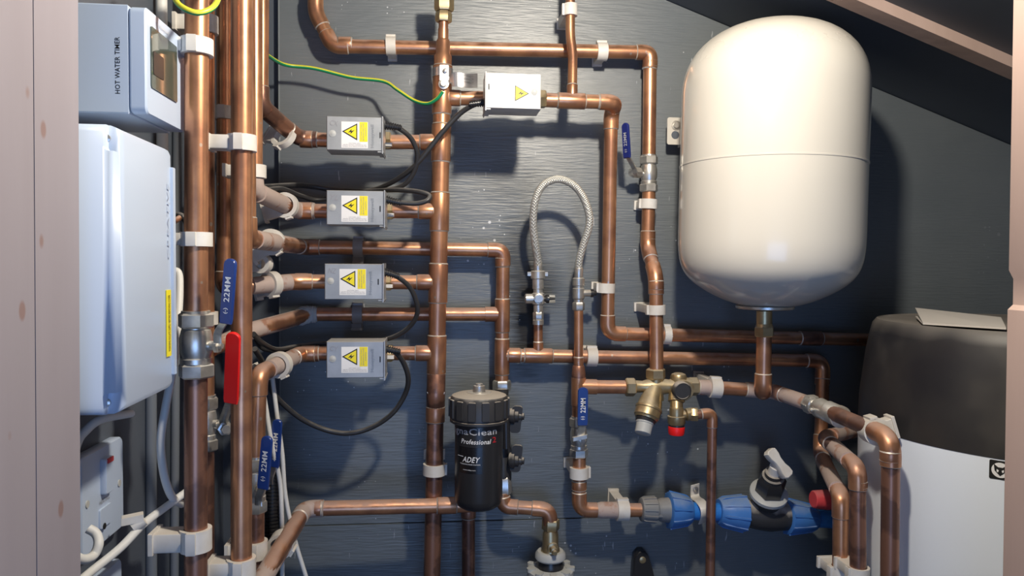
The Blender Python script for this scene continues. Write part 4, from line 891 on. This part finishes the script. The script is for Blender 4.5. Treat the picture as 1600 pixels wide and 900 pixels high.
mb = MB().rev(W(1060, 597, Ym), V((0, 0, 1)), [(0, .0125), (.008, .0125), (.012, .0105), (.014, .006)], 16); T.part('top_boss', mb, 'brass')
Ys = -.100
T = Thing('safety_valve', 'brass safety valve with a bright red cap below the black dial', 'valve', W(1057, 679, Ys))
T.part('neck', revP((1057, 615, Ym - .01), (1057, 640, Ys), [(0, 24), (.5, 26), (.55, 20), (1, 20)]), 'brass')
T.part('body', revP((1057, 636, Ys), (1057, 663, Ys), [(0, 20), (.1, 22), (.5, 22), (.52, 28), (.9, 28), (1, 25)]), 'brass')
T.part('black_collar', revP((1057, 662, Ys), (1057, 668, Ys), [(0, 24), (1, 24)]), 'black')
T.part('red_cap', revP((1057, 666, Ys), (1056.5, 679, Ys), [(0, 25), (.1, 26), (.8, 25), (1, 23)]), 'red')
T.part('outlet', revP((1064, 649, Ys), (1080, 647, Ys), [(0, 14), (.4, 14), (.5, 20), (1, 20)], 16), 'brass')
T.part('outlet_nut', nut((1078, 647, Ys), (1091, 647.5, Ys - .003), 22), 'brass'); T.part('olive', revP((1091, 647.5, Ys - .003), (1097, 647, Ys - .004), [(0, 16), (1, 15)]), 'solder')

# ================================================================ BLUE FITTINGS
Yf = -.06
def ribbed(p1, p2, w0, w1, n=10, flare=1.0):
    a, b = W(*p1), W(*p2); k = mpp(a); L = (b - a).length; ax = (b - a).normalized()
    mb = MB().rev(a, ax, [(0, w0 * k / 2 * .93), (L * .03, w0 * k / 2), (L * .55, (w0 + (w1 - w0) * .75) * k / 2), (L * .97, w1 * k / 2), (L, w1 * k / 2 * .93)], 30)
    u, w = mb.frame(ax)
    for i in range(n):
        t = 2 * math.pi * (i + .5) / n; d = u * math.cos(t) + w * math.sin(t); e = ax.cross(d)
        r0, r1 = w0 * k / 2, w1 * k / 2
        q = [a + ax * L * .04 + d * r0 * .96, a + ax * L * .97 + d * r1 * .96, a + ax * L * .97 + d * (r1 * 1.07), a + ax * L * .2 + d * (r0 + (r1 - r0) * .3) * 1.08, a + ax * L * .04 + d * r0 * 1.0]
        mb.prism([p - e * .0014 for p in q], e * .0028)
    return mb
T = Thing('pipe_coupling', 'grey plastic coupling with ribbed blue nut joining copper to blue pipe', 'coupling', W(1040, 797, Yf))
T.part('grey_nut', ribbed((1001, 796, Yf), (1024, 796.5, Yf), 36, 40, 12), 'grey')
T.part('grey_body', revP((1022, 796.5, Yf), (1056, 797, Yf), [(0, 34), (.1, 34), (.15, 31), (.3, 36), (1, 40)]).box(W(1040, 806, Yf - .015), V((.014, 0, 0)), V((0, .0015, 0)), V((0, 0, .0015))), 'grey')
T.part('blue_nut', ribbed((1079, 798, Yf), (1044, 797, Yf), 40, 56, 9), 'mdpe')
T = Thing('blue_pipe', 'bright blue water pipe between the two ribbed nuts', 'pipe', W(1100, 799, Yf))
T.part('pipe', MB().tube([W(1074, 798, Yf), W(1128, 800, Yf)], .0135, 20), 'mdpipe')
T = Thing('stopcock', 'black stopcock with blue ribbed nuts and white T handle', 'stopcock', W(1200, 815, Yf))
T.part('blue_nut', ribbed((1122, 799, Yf), (1163, 802, Yf), 40, 56, 9), 'mdpe', label='left ribbed nut')
T.part('body', revP((1160, 802, Yf), (1232, 807, Yf), [(0, 38), (.1, 40), (.3, 46), (.6, 50), (.85, 44), (1, 42)]), 'blackd')
T.part('blue_nut', ribbed((1274, 810, Yf), (1228, 807, Yf), 36, 54, 9), 'mdpe', label='right ribbed nut')
T.part('tail_pipe', MB().tube([W(1270, 810, Yf), W(1345, 814, Yf)], .0135, 20), 'mdpipe')
sd = (W(1217, 712, -.12) - W(1196, 790, Yf))
def stk(t0, t1, prof, seg=24):
    o_ = W(1196, 790, Yf); dn = sd.normalized(); L = sd.length; k = mpp(o_); return MB().rev(o_ + dn * t0 * L, dn, [(t * (t1 - t0) * L, w * k / 2) for t, w in prof], seg)
T.part('throat', stk(-.05, .28, [(0, 40), (1, 46)]), 'blackd')
T.part('flange', stk(.20, .30, [(0, 50), (.3, 57), (.8, 57), (1, 50)], 32), 'lgrey')
T.part('hex', stk(.29, .58, [(0, 40), (.1, 44), (.75, 44), (1, 34)], 6), 'black')
T.part('ring', stk(.56, .68, [(0, 33), (.4, 33), (.5, 27), (1, 27)]), 'blackd')
T.part('spindle', stk(.64, .80, [(0, 20), (1, 18)]), 'white')
hd = W(1216, 724, -.115); k = mpp(hd); e1 = (W(1229, 741, -.119) - W(1203, 707, -.111)).normalized(); nf = V((.1, -.9, .42)); nf = (nf - e1 * nf.dot(e1)).normalized(); e2 = nf.cross(e1).normalized()
mb = MB().prism([hd + e1 * a * k + e2 * b * k - nf * .006 for a, b in ((-25, -5), (-22, -9), (-14, -9), (-6, -7), (6, -7), (14, -9), (22, -9), (25, -5), (25, 5), (22, 9), (14, 9), (6, 7), (-6, 7), (-14, 9), (-22, 9), (-25, 5))], nf * .012, .0012)
T.part('t_handle', mb, 'clip')
# red capped drain
T = Thing('drain_valve', 'small brass valve with dusty red cap behind the pipes by the cylinder', 'valve', W(1300, 780, D(1.08)))
T.part('red_cap', revP((1270, 780, D(1.05)), (1298, 781, D(1.05)), [(0, 24), (.05, 27), (.8, 31), (1, 28)]), 'redd')
T.part('stub', revP((1297, 781, D(1.05)), (1330, 782, D(1.05)), [(0, 24), (.2, 24), (.25, 18), (1, 18)]), 'brass')

# ================================================================ BLACK FILTER
Yq = -.125
ft = W(748.5, 655, Yq); fb = W(748.5, 792, Yq); k = mpp(ft); RB = 37.4 * k
T = Thing('magnetic_filter', 'black cylindrical magnetic filter with ribbed dusty lid and printed label', 'filter', fb)
ax0 = V((ft.x, Yq, 0))
zT = W(748.5, 625, Yq).z; zB = fb.z
can = T.part('canister', MB().rev(V((ft.x, Yq, zB)), V((0, 0, 1)), [(0, RB * .55), (.001, RB * .72), (.005, RB * .9), (.010, RB * .98), (.016, RB), (zT - zB - .02, RB)], 56), 'black', angle=60)
z1 = W(748.5, 658, Yq).z; z0 = W(748.5, 617, Yq).z
RC = 45.5 * k
mb = MB().rev(V((ft.x, Yq, z1)), V((0, 0, 1)), [(0, RC * .97), (.001, RC), (.004, RC), (.0045, RC * .95), (.006, RC * .95), (.0065, RC), (.009, RC), (z0 - z1 - .004, RC * .985), (z0 - z1, RC * .93), (z0 - z1 + .002, RC * .8), (z0 - z1 + .0035, RC * .5)], 56)
lid = T.part('lid', mb, 'blackd', angle=30)
mb = MB()
for i in range(14):
    t = 2 * math.pi * (i + .35) / 14; d = V((math.sin(t), -math.cos(t), 0)); e = V((math.cos(t), math.sin(t), 0))
    mb.rrect(V((ft.x, Yq, (z0 + z1) / 2 + .002)) + d * (RC + .0002), e * .0052, V((0, 0, (z0 - z1) / 2 - .0055)), d * .0016, .0015, .0005)
T.part('grip_ribs', mb, 'blackd', lid)
T.part('bleed_screw', MB().rev(V((ft.x, Yq, z0 + .003)), V((0, 0, 1)), [(0, .018), (.001, .017), (.0015, .009), (.003, .0085), (.010, .008), (.0105, .0055), (.013, .005)], 20), 'chrome', lid)
# label printed on the canister
bend = lambda th: (V((ft.x, Yq, 0)), RB + .0003, th)
def thpx(x): return math.asin(max(-1, min(1, (x - 748.5) / 37.4))) + math.atan2(EYE.x - ft.x, Yq - EYE.y)
z = lambda py: W(748.5, py, Yq - RB).z
mb = MB()
def patch(x0, x1, y0, y1, e):
    a, b = thpx(x0), thpx(x1); n = 16; vs = []
    for i in range(n + 1):
        t = a + (b - a) * i / n; q = V((ft.x + math.sin(t) * (RB + e), Yq - math.cos(t) * (RB + e), 0)); vs += [q + V((0, 0, z(y1))), q + V((0, 0, z(y0)))]
    mb.add(vs, [[2 * i, 2 * i + 2, 2 * i + 3, 2 * i + 1] for i in range(n)])
patch(719, 754, 700, 741, .0002)
T.part('label_panel', mb, 'slate', can)
t1 = thpx(775.5); Lt = 97 * k
mb = MB(); text_mb(mb, 'MagnaClean', V((0, 0, z(677))), (1, 0, 0), (0, 0, 1), 13.5 * k, Lt, bend=bend(t1 - Lt / 2 / RB), bold=.014); T.part('lettering', mb, 'silverink', can)
mb = MB(); a, b = thpx(722), thpx(767); text_mb(mb, 'Professional', V((0, 0, z(691))), (1, 0, 0), (0, 0, 1), 7.5 * k, (b - a) * RB, bend=bend((a + b) / 2), shear=.2, bold=.013); T.part('lettering', mb, 'paperw', can)
mb = MB(); a, b = thpx(768), thpx(775); text_mb(mb, '2', V((0, 0, z(689))), (1, 0, 0), (0, 0, 1), 8.5 * k, 7 * k, bend=bend((a + b) / 2)); T.part('lettering', mb, 'redink', can)
mb = MB(); a, b = thpx(724), thpx(751); text_mb(mb, 'ADEY', V((0, 0, z(719))), (1, 0, 0), (0, 0, 1), 8.5 * k, (b - a) * RB, bend=bend((a + b) / 2), shear=.35, ext=.0004, bold=.014); T.part('lettering', mb, 'paperw', can)
mb = MB(); a, b = thpx(721), thpx(751); text_mb(mb, 'PROFESSIONAL BOILER SOLUTIONS', V((0, 0, z(726.5))), (1, 0, 0), (0, 0, 1), 2 * k, (b - a) * RB, bend=bend((a + b) / 2), ext=.0004)
a, b = thpx(725), thpx(744); text_mb(mb, 'www.adey.com', V((0, 0, z(735.5))), (1, 0, 0), (0, 0, 1), 2.6 * k, (b - a) * RB, bend=bend((a + b) / 2), ext=.0004); T.part('lettering', mb, 'paperw', can)
mb = MB(); patch(717, 725, 714.5, 715.5, .0005); T.part('logo_stroke', mb, 'paperw', can)
# valves at the side of the filter
T.part('inlet_nut', nut((784, 594, B), (784, 611, B), 29), 'chrome')
T.part('manifold', revP((784, 608, B - .005), (786, 772, B - .02), [(0, 22), (.1, 20), (.15, 20), (.2, 26), (.4, 26), (.45, 22), (.6, 22), (.65, 27), (.85, 27), (.95, 20), (1, 20)], 20), 'blackd')
T.part('outlet_nut', nut((786, 745, -.055), (787, 772, -.058), 26), 'chrome')
for (x, y) in ((806, 650), (806, 719)):
    a = W(x - 10, y, -.065); d_ = V((1, -.25, 0)).normalized()
    T.part('side_valve', MB().rev(a, d_, [(0, .011), (.004, .012), (.008, .012), (.009, .0095), (.014, .0095), (.015, .007), (.019, .0065), (.0195, .005), (.022, .005)], 16), 'blackd')
    c_ = a + d_ * .010
    T.part('wing', MB().rrect(c_ + V((0, -.003, -.004 if y < 700 else .004)), V((.0075, -.002, 0)), V((.002, 0, .020)), V((.0005, .0022, 0)), .005), 'blackd')
T.part('clamp_band', MB().tube([W(790, 640, -.07), W(791, 700, -.07)], .0065, 12), 'black')
# brass drain/valve under
Yd = -.07
T = Thing('gate_valve', 'brass valve with small front spindle and grey collar below the filter elbow', 'valve', W(860, 890, Yd))
T.part('nut', nut((861, 811, Yd), (860, 828, Yd), 28), 'brass')
T.part('body', revP((860, 826, Yd), (860, 868, Yd), [(0, 20), (.2, 25), (.6, 25), (.8, 30), (1, 34)]), 'brass')
T.part('spindle', MB().rev(W(861, 850, Yd), V((.05, -1, -.1)), [(0, .0085), (.014, .008), (.015, .005), (.024, .005), (.0245, .0035), (.030, .003)], 14), 'brass')
T.part('collar', revP((860, 860, Yd), (860, 873, Yd), [(0, 40), (.3, 47), (.8, 48), (1, 44)], 30), 'lgrey')
T.part('black_neck', revP((860, 872, Yd), (860, 892, Yd), [(0, 34), (.5, 42), (1, 40)]), 'black')
a = W(860, 886, Yd - .0); k = mpp(a); mb = MB().rev(a, V((0, 0, -1)), [(0, 30 * k), (.003, 36 * k), (.03, 37 * k)], 30)
for i in range(9):
    t = 2 * math.pi * i / 9; d = V((math.sin(t), -math.cos(t), 0)); mb.rrect(a + d * 31 * k + V((0, 0, -.001)), V((math.cos(t), math.sin(t), 0)) * 5 * k, d * 7 * k, V((0, 0, .0025)), .003)
T.part('hand_wheel', mb, 'lgrey')
# black bracket at bottom
T = Thing('black_bracket', 'black plastic bracket arm with a screw at the bottom of the board', 'bracket', W(1008, 980, 0))
pts = [(991, 885), (993, 870), (1000, 862), (1008, 862), (1014, 869), (1020, 890), (1034, 950), (1040, 1000), (990, 1000), (988, 940)]
T.part('arm', MB().prism([W(x, y, -.022) for x, y in pts], (0, .024, 0), .0015), 'black')
T.part('screw', MB().rev(W(1004, 875, -.022), V((0, -1, 0)), [(0, .0055), (.001, .0055), (.0018, .004)], 14), 'brass')

# ================================================================ EARTH CLAMP
T = Thing('earth_clamp', 'metal earth clamp on the central riser with a warning tag', 'clamp', W(691, 113, Yr - .015))
T.part('band', MB().rev(W(691.7, 108, Yr), V((0, 0, -1)), [(0, R28 * 1.13), (.012, R28 * 1.13)], 28), 'alu')
T.part('plate', MB().rrect(W(694, 114, Yr - .0185), V((.0065, 0, 0)), V((0, 0, .011)), V((0, .0014, 0)), .0015), 'alu')
T.part('screw', MB().rev(W(695.5, 111, Yr - .0195), V((0, -1, 0)), [(0, .0032), (.003, .0030), (.0035, .002)], 12), 'chrome')
T.part('terminal', MB().rev(W(693, 132, Yr - .0165), V((0, -1, 0)), [(0, .0072), (.003, .0072), (.0035, .0045), (.008, .004)], 16), 'chrome')
tag = smooth([W(700, 125, Yr - .018), W(712, 124, Yr - .024), W(728, 126, Yr - .022), W(746, 126, Yr - .012)], 5)
tg = T.part('tag', MB().ribbon(tag, V((0, 0, 1)), [.020 if i > 2 else .010 for i in range(len(tag))], .0006), 'alu')
mb = MB()
for i, s in enumerate(('SAFETY ELECTRICAL', 'CONNECTION', 'DO NOT REMOVE')): text_mb(mb, s, W(731, 118 + i * 5, Yr - .0235), V((1, .45, 0)), V((0, 0, 1)), .0022, .018, ext=.0004)
T.part('print', mb, 'ink', tg)

# ================================================================ TIMER AND ENCLOSURE ON THE LEFT WALL
xf = -.2600
dn_, df_ = .6555, .753
T = Thing('timer_box', 'white hot water timer box with dark display, at the top of the left wall', 'timer', (XL, D(dn_), ZE + .1))
zb = W(227, 178, D(dn_)).z; zt_ = W(227, 8, D(dn_)).z
xw = WX(200, 90, 0).x if False else None
xs = W(200, 90, D(dn_)).x
T.part('back_box', MB().box(V(((XL + xs) / 2, D((dn_ + df_) / 2), (zb + zt_) / 2)), V(((xs - XL) / 2, 0, 0)), V((0, (df_ - dn_) / 2, 0)), V((0, 0, (zt_ - zb) / 2)), .001), 'gloss')
xf = W(227, 90, D(dn_)).x
cv = T.part('cover', MB().rrect(V(((xf + xs) / 2 + .0008, D((dn_ + df_) / 2), (zb + zt_) / 2)), V((0, (df_ - dn_) / 2, 0)), V((0, 0, (zt_ - zb) / 2 - .0005)), V(((xf - xs) / 2, 0, 0)), .006, .0015), 'gloss')
pa_, pb_ = WX(235, 42, xf + .0012), WX(276, 160, xf + .0012)
cyy = (pa_.y + pb_.y) / 2; hh_ = abs(pb_.y - pa_.y) / 2; zz0 = WX(235, 137, xf).z; zz1 = WX(235, 42, xf).z
T.part('display', MB().rrect(V((xf + .0012, cyy, (zz0 + zz1) / 2)), V((0, hh_, 0)), V((0, 0, (zz1 - zz0) / 2)), V((.0008, 0, 0)), .002), 'glass', cv)
mb = MB()
mb.rrect(V((xf + .0022, cyy - .016, (zz0 + zz1) / 2 - .004)), V((0, .012, 0)), V((0, 0, .010)), V((.0003, 0, 0)), .002)
T.part('dial', mb, 'black', cv)
mb = MB(); p = W(183.5, 102, D(dn_) - .00005); text_mb(mb, 'HOT WATER TIMER', p, V((0, 0, 1)), V((-1, 0, 0)), 7.5 * mpp(p), 88 * mpp(p), ext=.00008, bold=.010)
T.part('lettering', mb, 'ink', T.o.children[0] if False else None)
mb = MB(); p = WX(257, 48, xf + .0017); text_mb(mb, 'Honeywell', p, V((0, 1, 0)), V((0, 0, 1)), .0035, .022, ext=.0001); T.part('maker_print', mb, 'silverink', cv)

# consumer unit
de = .575
zt2 = W(160, 192, D(de)).z; zb2 = W(160, 651, D(de)).z
x180 = W(180, 420, D(de)).x
xe = W(197, 420, D(.597)).x
xfar = W(271, 420, D(.703)).x
foot = [(XL, D(de)), (x180, D(de)), (xe, D(.597)), (xfar - .0004, D(.690)), (xfar - .0018, D(.7025)), (xfar - .010, D(.704)), (XL, D(.704))]
T = Thing('electrical_enclosure', 'large white curved electrical enclosure with yellow sticker on the left wall', 'enclosure', (XL, D(de), zb2))
# stack rings to round top and bottom
mb = MB(); rings = []; cxm = XL
Hh = zt2 - zb2
lv = [(0, .0, .006), (.0015, 0, .002), (.006, 0, 0), (Hh - .006, 0, 0), (Hh - .0015, 0, .002), (Hh, 0, .006)]
vs = []
for (zz, _, ins) in lv:
    for i, (x, y) in enumerate(foot):
        ix = 0 if abs(x - XL) < 1e-6 else ins; iy = ins if i in (0, 1) else (-ins if i in (5, 6) else 0)
        vs.append(V((x - ix, y + iy, zb2 + zz)))
n = len(foot); fs = []
for i in range(len(lv) - 1):
    for a in range(n): b = (a + 1) % n; fs.append([i * n + a, i * n + b, (i + 1) * n + b, (i + 1) * n + a])
fs.append(list(range(n))[::-1]); fs.append([(len(lv) - 1) * n + a for a in range(n)])
mb.add(vs, fs)
sh = T.part('shell', mb, 'gloss', angle=25)
# raised side rib along far edge
pz0 = WX(268, 600, xfar).z; 
T.part('edge_lip', MB().box(V((xfar - .0005, D(.7035), (W(271, 262, D(.703)).z + W(271, 585, D(.703)).z) / 2)), V((.0016, 0, 0)), V((0, .003, 0)), V((0, 0, (W(271, 262, D(.703)).z - W(271, 585, D(.703)).z) / 2)), .0008), 'gloss', sh)
# screw recesses cut into the front corners
for (ya, yb_, py) in ((170, 235, 216), (616, 670, 629)):
    a = W(156, ya, D(de) - .004); b = W(204, yb_, D(de) - .004)
    cm_ = MB().rrect(V(((a.x + b.x) / 2, D(de) + .004, (a.z + b.z) / 2)), V((abs(b.x - a.x) / 2, 0, 0)), V((0, 0, abs(a.z - b.z) / 2)), V((0, .006, 0)), .004)
    co = mesh_obj('cut', cm_, 'gloss'); md = sh.modifiers.new('b', 'BOOLEAN'); md.object = co; md.operation = 'DIFFERENCE'; md.solver = 'EXACT'
    co.location = (0, 0, 0); bpy.context.view_layer.update()
    me2 = bpy.data.meshes.new_from_object(sh.evaluated_get(bpy.context.evaluated_depsgraph_get())); sh.modifiers.clear(); sh.data = me2; bpy.data.objects.remove(co)
    T.part('screw', MB().rev(W(167, py, D(de) + .0098), V((0, -1, 0)), [(0, .0030), (.0012, .0030), (.0018, .0018)], 12), 'chrome', sh)
fn = (V((xfar, D(.69), 0)) - V((xe, D(.597), 0))).normalized(); fnn = V((fn.y, -fn.x, 0))
def face(px, py):
    d = ray(px, py); p0 = V((xe, D(.597), 0)); return EYE + d * ((p0 - EYE).dot(fnn) / d.dot(fnn))
pt0, pt1 = face(259.5, 505), face(266, 505); c_ = (pt0 + pt1) / 2
zz1, zz0 = face(262, 453).z, face(262, 557).z
T.part('yellow_sticker', MB().box(V((c_.x, c_.y, (zz0 + zz1) / 2)) + fnn * .0005, fn * (pt1 - pt0).length / 2, V((0, 0, (zz1 - zz0) / 2)), fnn * .0004), 'yellow', sh)
mb = MB(); text_mb(mb, 'WARNING ISOLATE SUPPLY BEFORE REMOVING COVER', V((c_.x, c_.y, (zz0 + zz1) / 2)) + fnn * .001, V((0, 0, 1)), -fn, (pt1 - pt0).length * .45, (zz1 - zz0) * .85, ext=.0002); T.part('print', mb, 'ink', sh)
p = face(263, 345); mb = MB(); text_mb(mb, 'CREATIVE', p, V((0, 0, 1)), -fn, .006, .068, ext=.0008); T.part('embossed_name', mb, 'gloss', sh)

# switches
def faceplate(T, dfar, dnear, ztop, zbot):
    x = XL + .0115
    return T.part('faceplate', MB().rrect(V((XL + .0058, D((dfar + dnear) / 2), (ztop + zbot) / 2)), V((0, (dfar - dnear) / 2, 0)), V((0, 0, (ztop - zbot) / 2)), V((.0056, 0, 0)), .007, .0015), 'gloss'), x
xq = XL + .0115
prt = WX(193, 750, xq); ztp = WX(187, 683, xq).z; zbt = WX(193, 822, xq).z
T = Thing('heating_switch', 'white fused switch with red neon, labelled for heating', 'switch', (XL, prt.y, zbt))
fp, x = faceplate(T, prt.y + 1.15, prt.y + 1.15 - .088, ztp, zbt)
def onp(px, py, e=0.0): return WX(px, py, xq + e)
p = onp(163, 742); rk = T.part('rocker', MB().rrect(V((xq + .002, p.y, p.z)), V((0, .0085, 0)), V((0, 0, .017)), V((.0035, 0, .0)), .002, .001), 'gloss', None)
T.part('neon', MB().box(V((xq + .0055, p.y, p.z + .0145)), V((.0008, 0, 0)), V((0, .006, 0)), V((0, 0, .0022))), 'redd', rk)
mb = MB(); p = onp(163, 781); text_mb(mb, 'HEATING', p, V((0, 1, 0)), V((0, 0, 1)), .0042, .021, ext=.0004); T.part('lettering', mb, 'greyink', fp)
p = onp(163, 806); fh = T.part('fuse_holder', MB().rrect(V((xq + .0006, p.y, p.z)), V((0, .012, 0)), V((0, 0, .0095)), V((.0012, 0, 0)), .002, .0004), 'gloss')
p = onp(163, 822, .002); T.part('screw', MB().rev(p, V((1, 0, 0)), [(0, .003), (.0006, .003)], 12), 'ink')
for (a_, b_) in ((186, 755), (136, 788)): T.part('screw', MB().rev(onp(a_, b_), V((1, 0, 0)), [(0, .0036), (.0008, .0034)], 12), 'lgrey')
zt3 = WX(182, 877, xq).z
T = Thing('switch', 'white wall switch plate cut off by the bottom of the picture', 'switch', (XL, prt.y - .01, zt3 - .08))
fp, x = faceplate(T, prt.y + 1.15 - .006, prt.y + 1.15 - .094, zt3, zt3 - .086)
T.part('rocker', MB().rrect(V((xq + .002, prt.y - .045, zt3 - .04)), V((0, .008, 0)), V((0, 0, .016)), V((.003, 0, 0)), .002, .001), 'gloss')
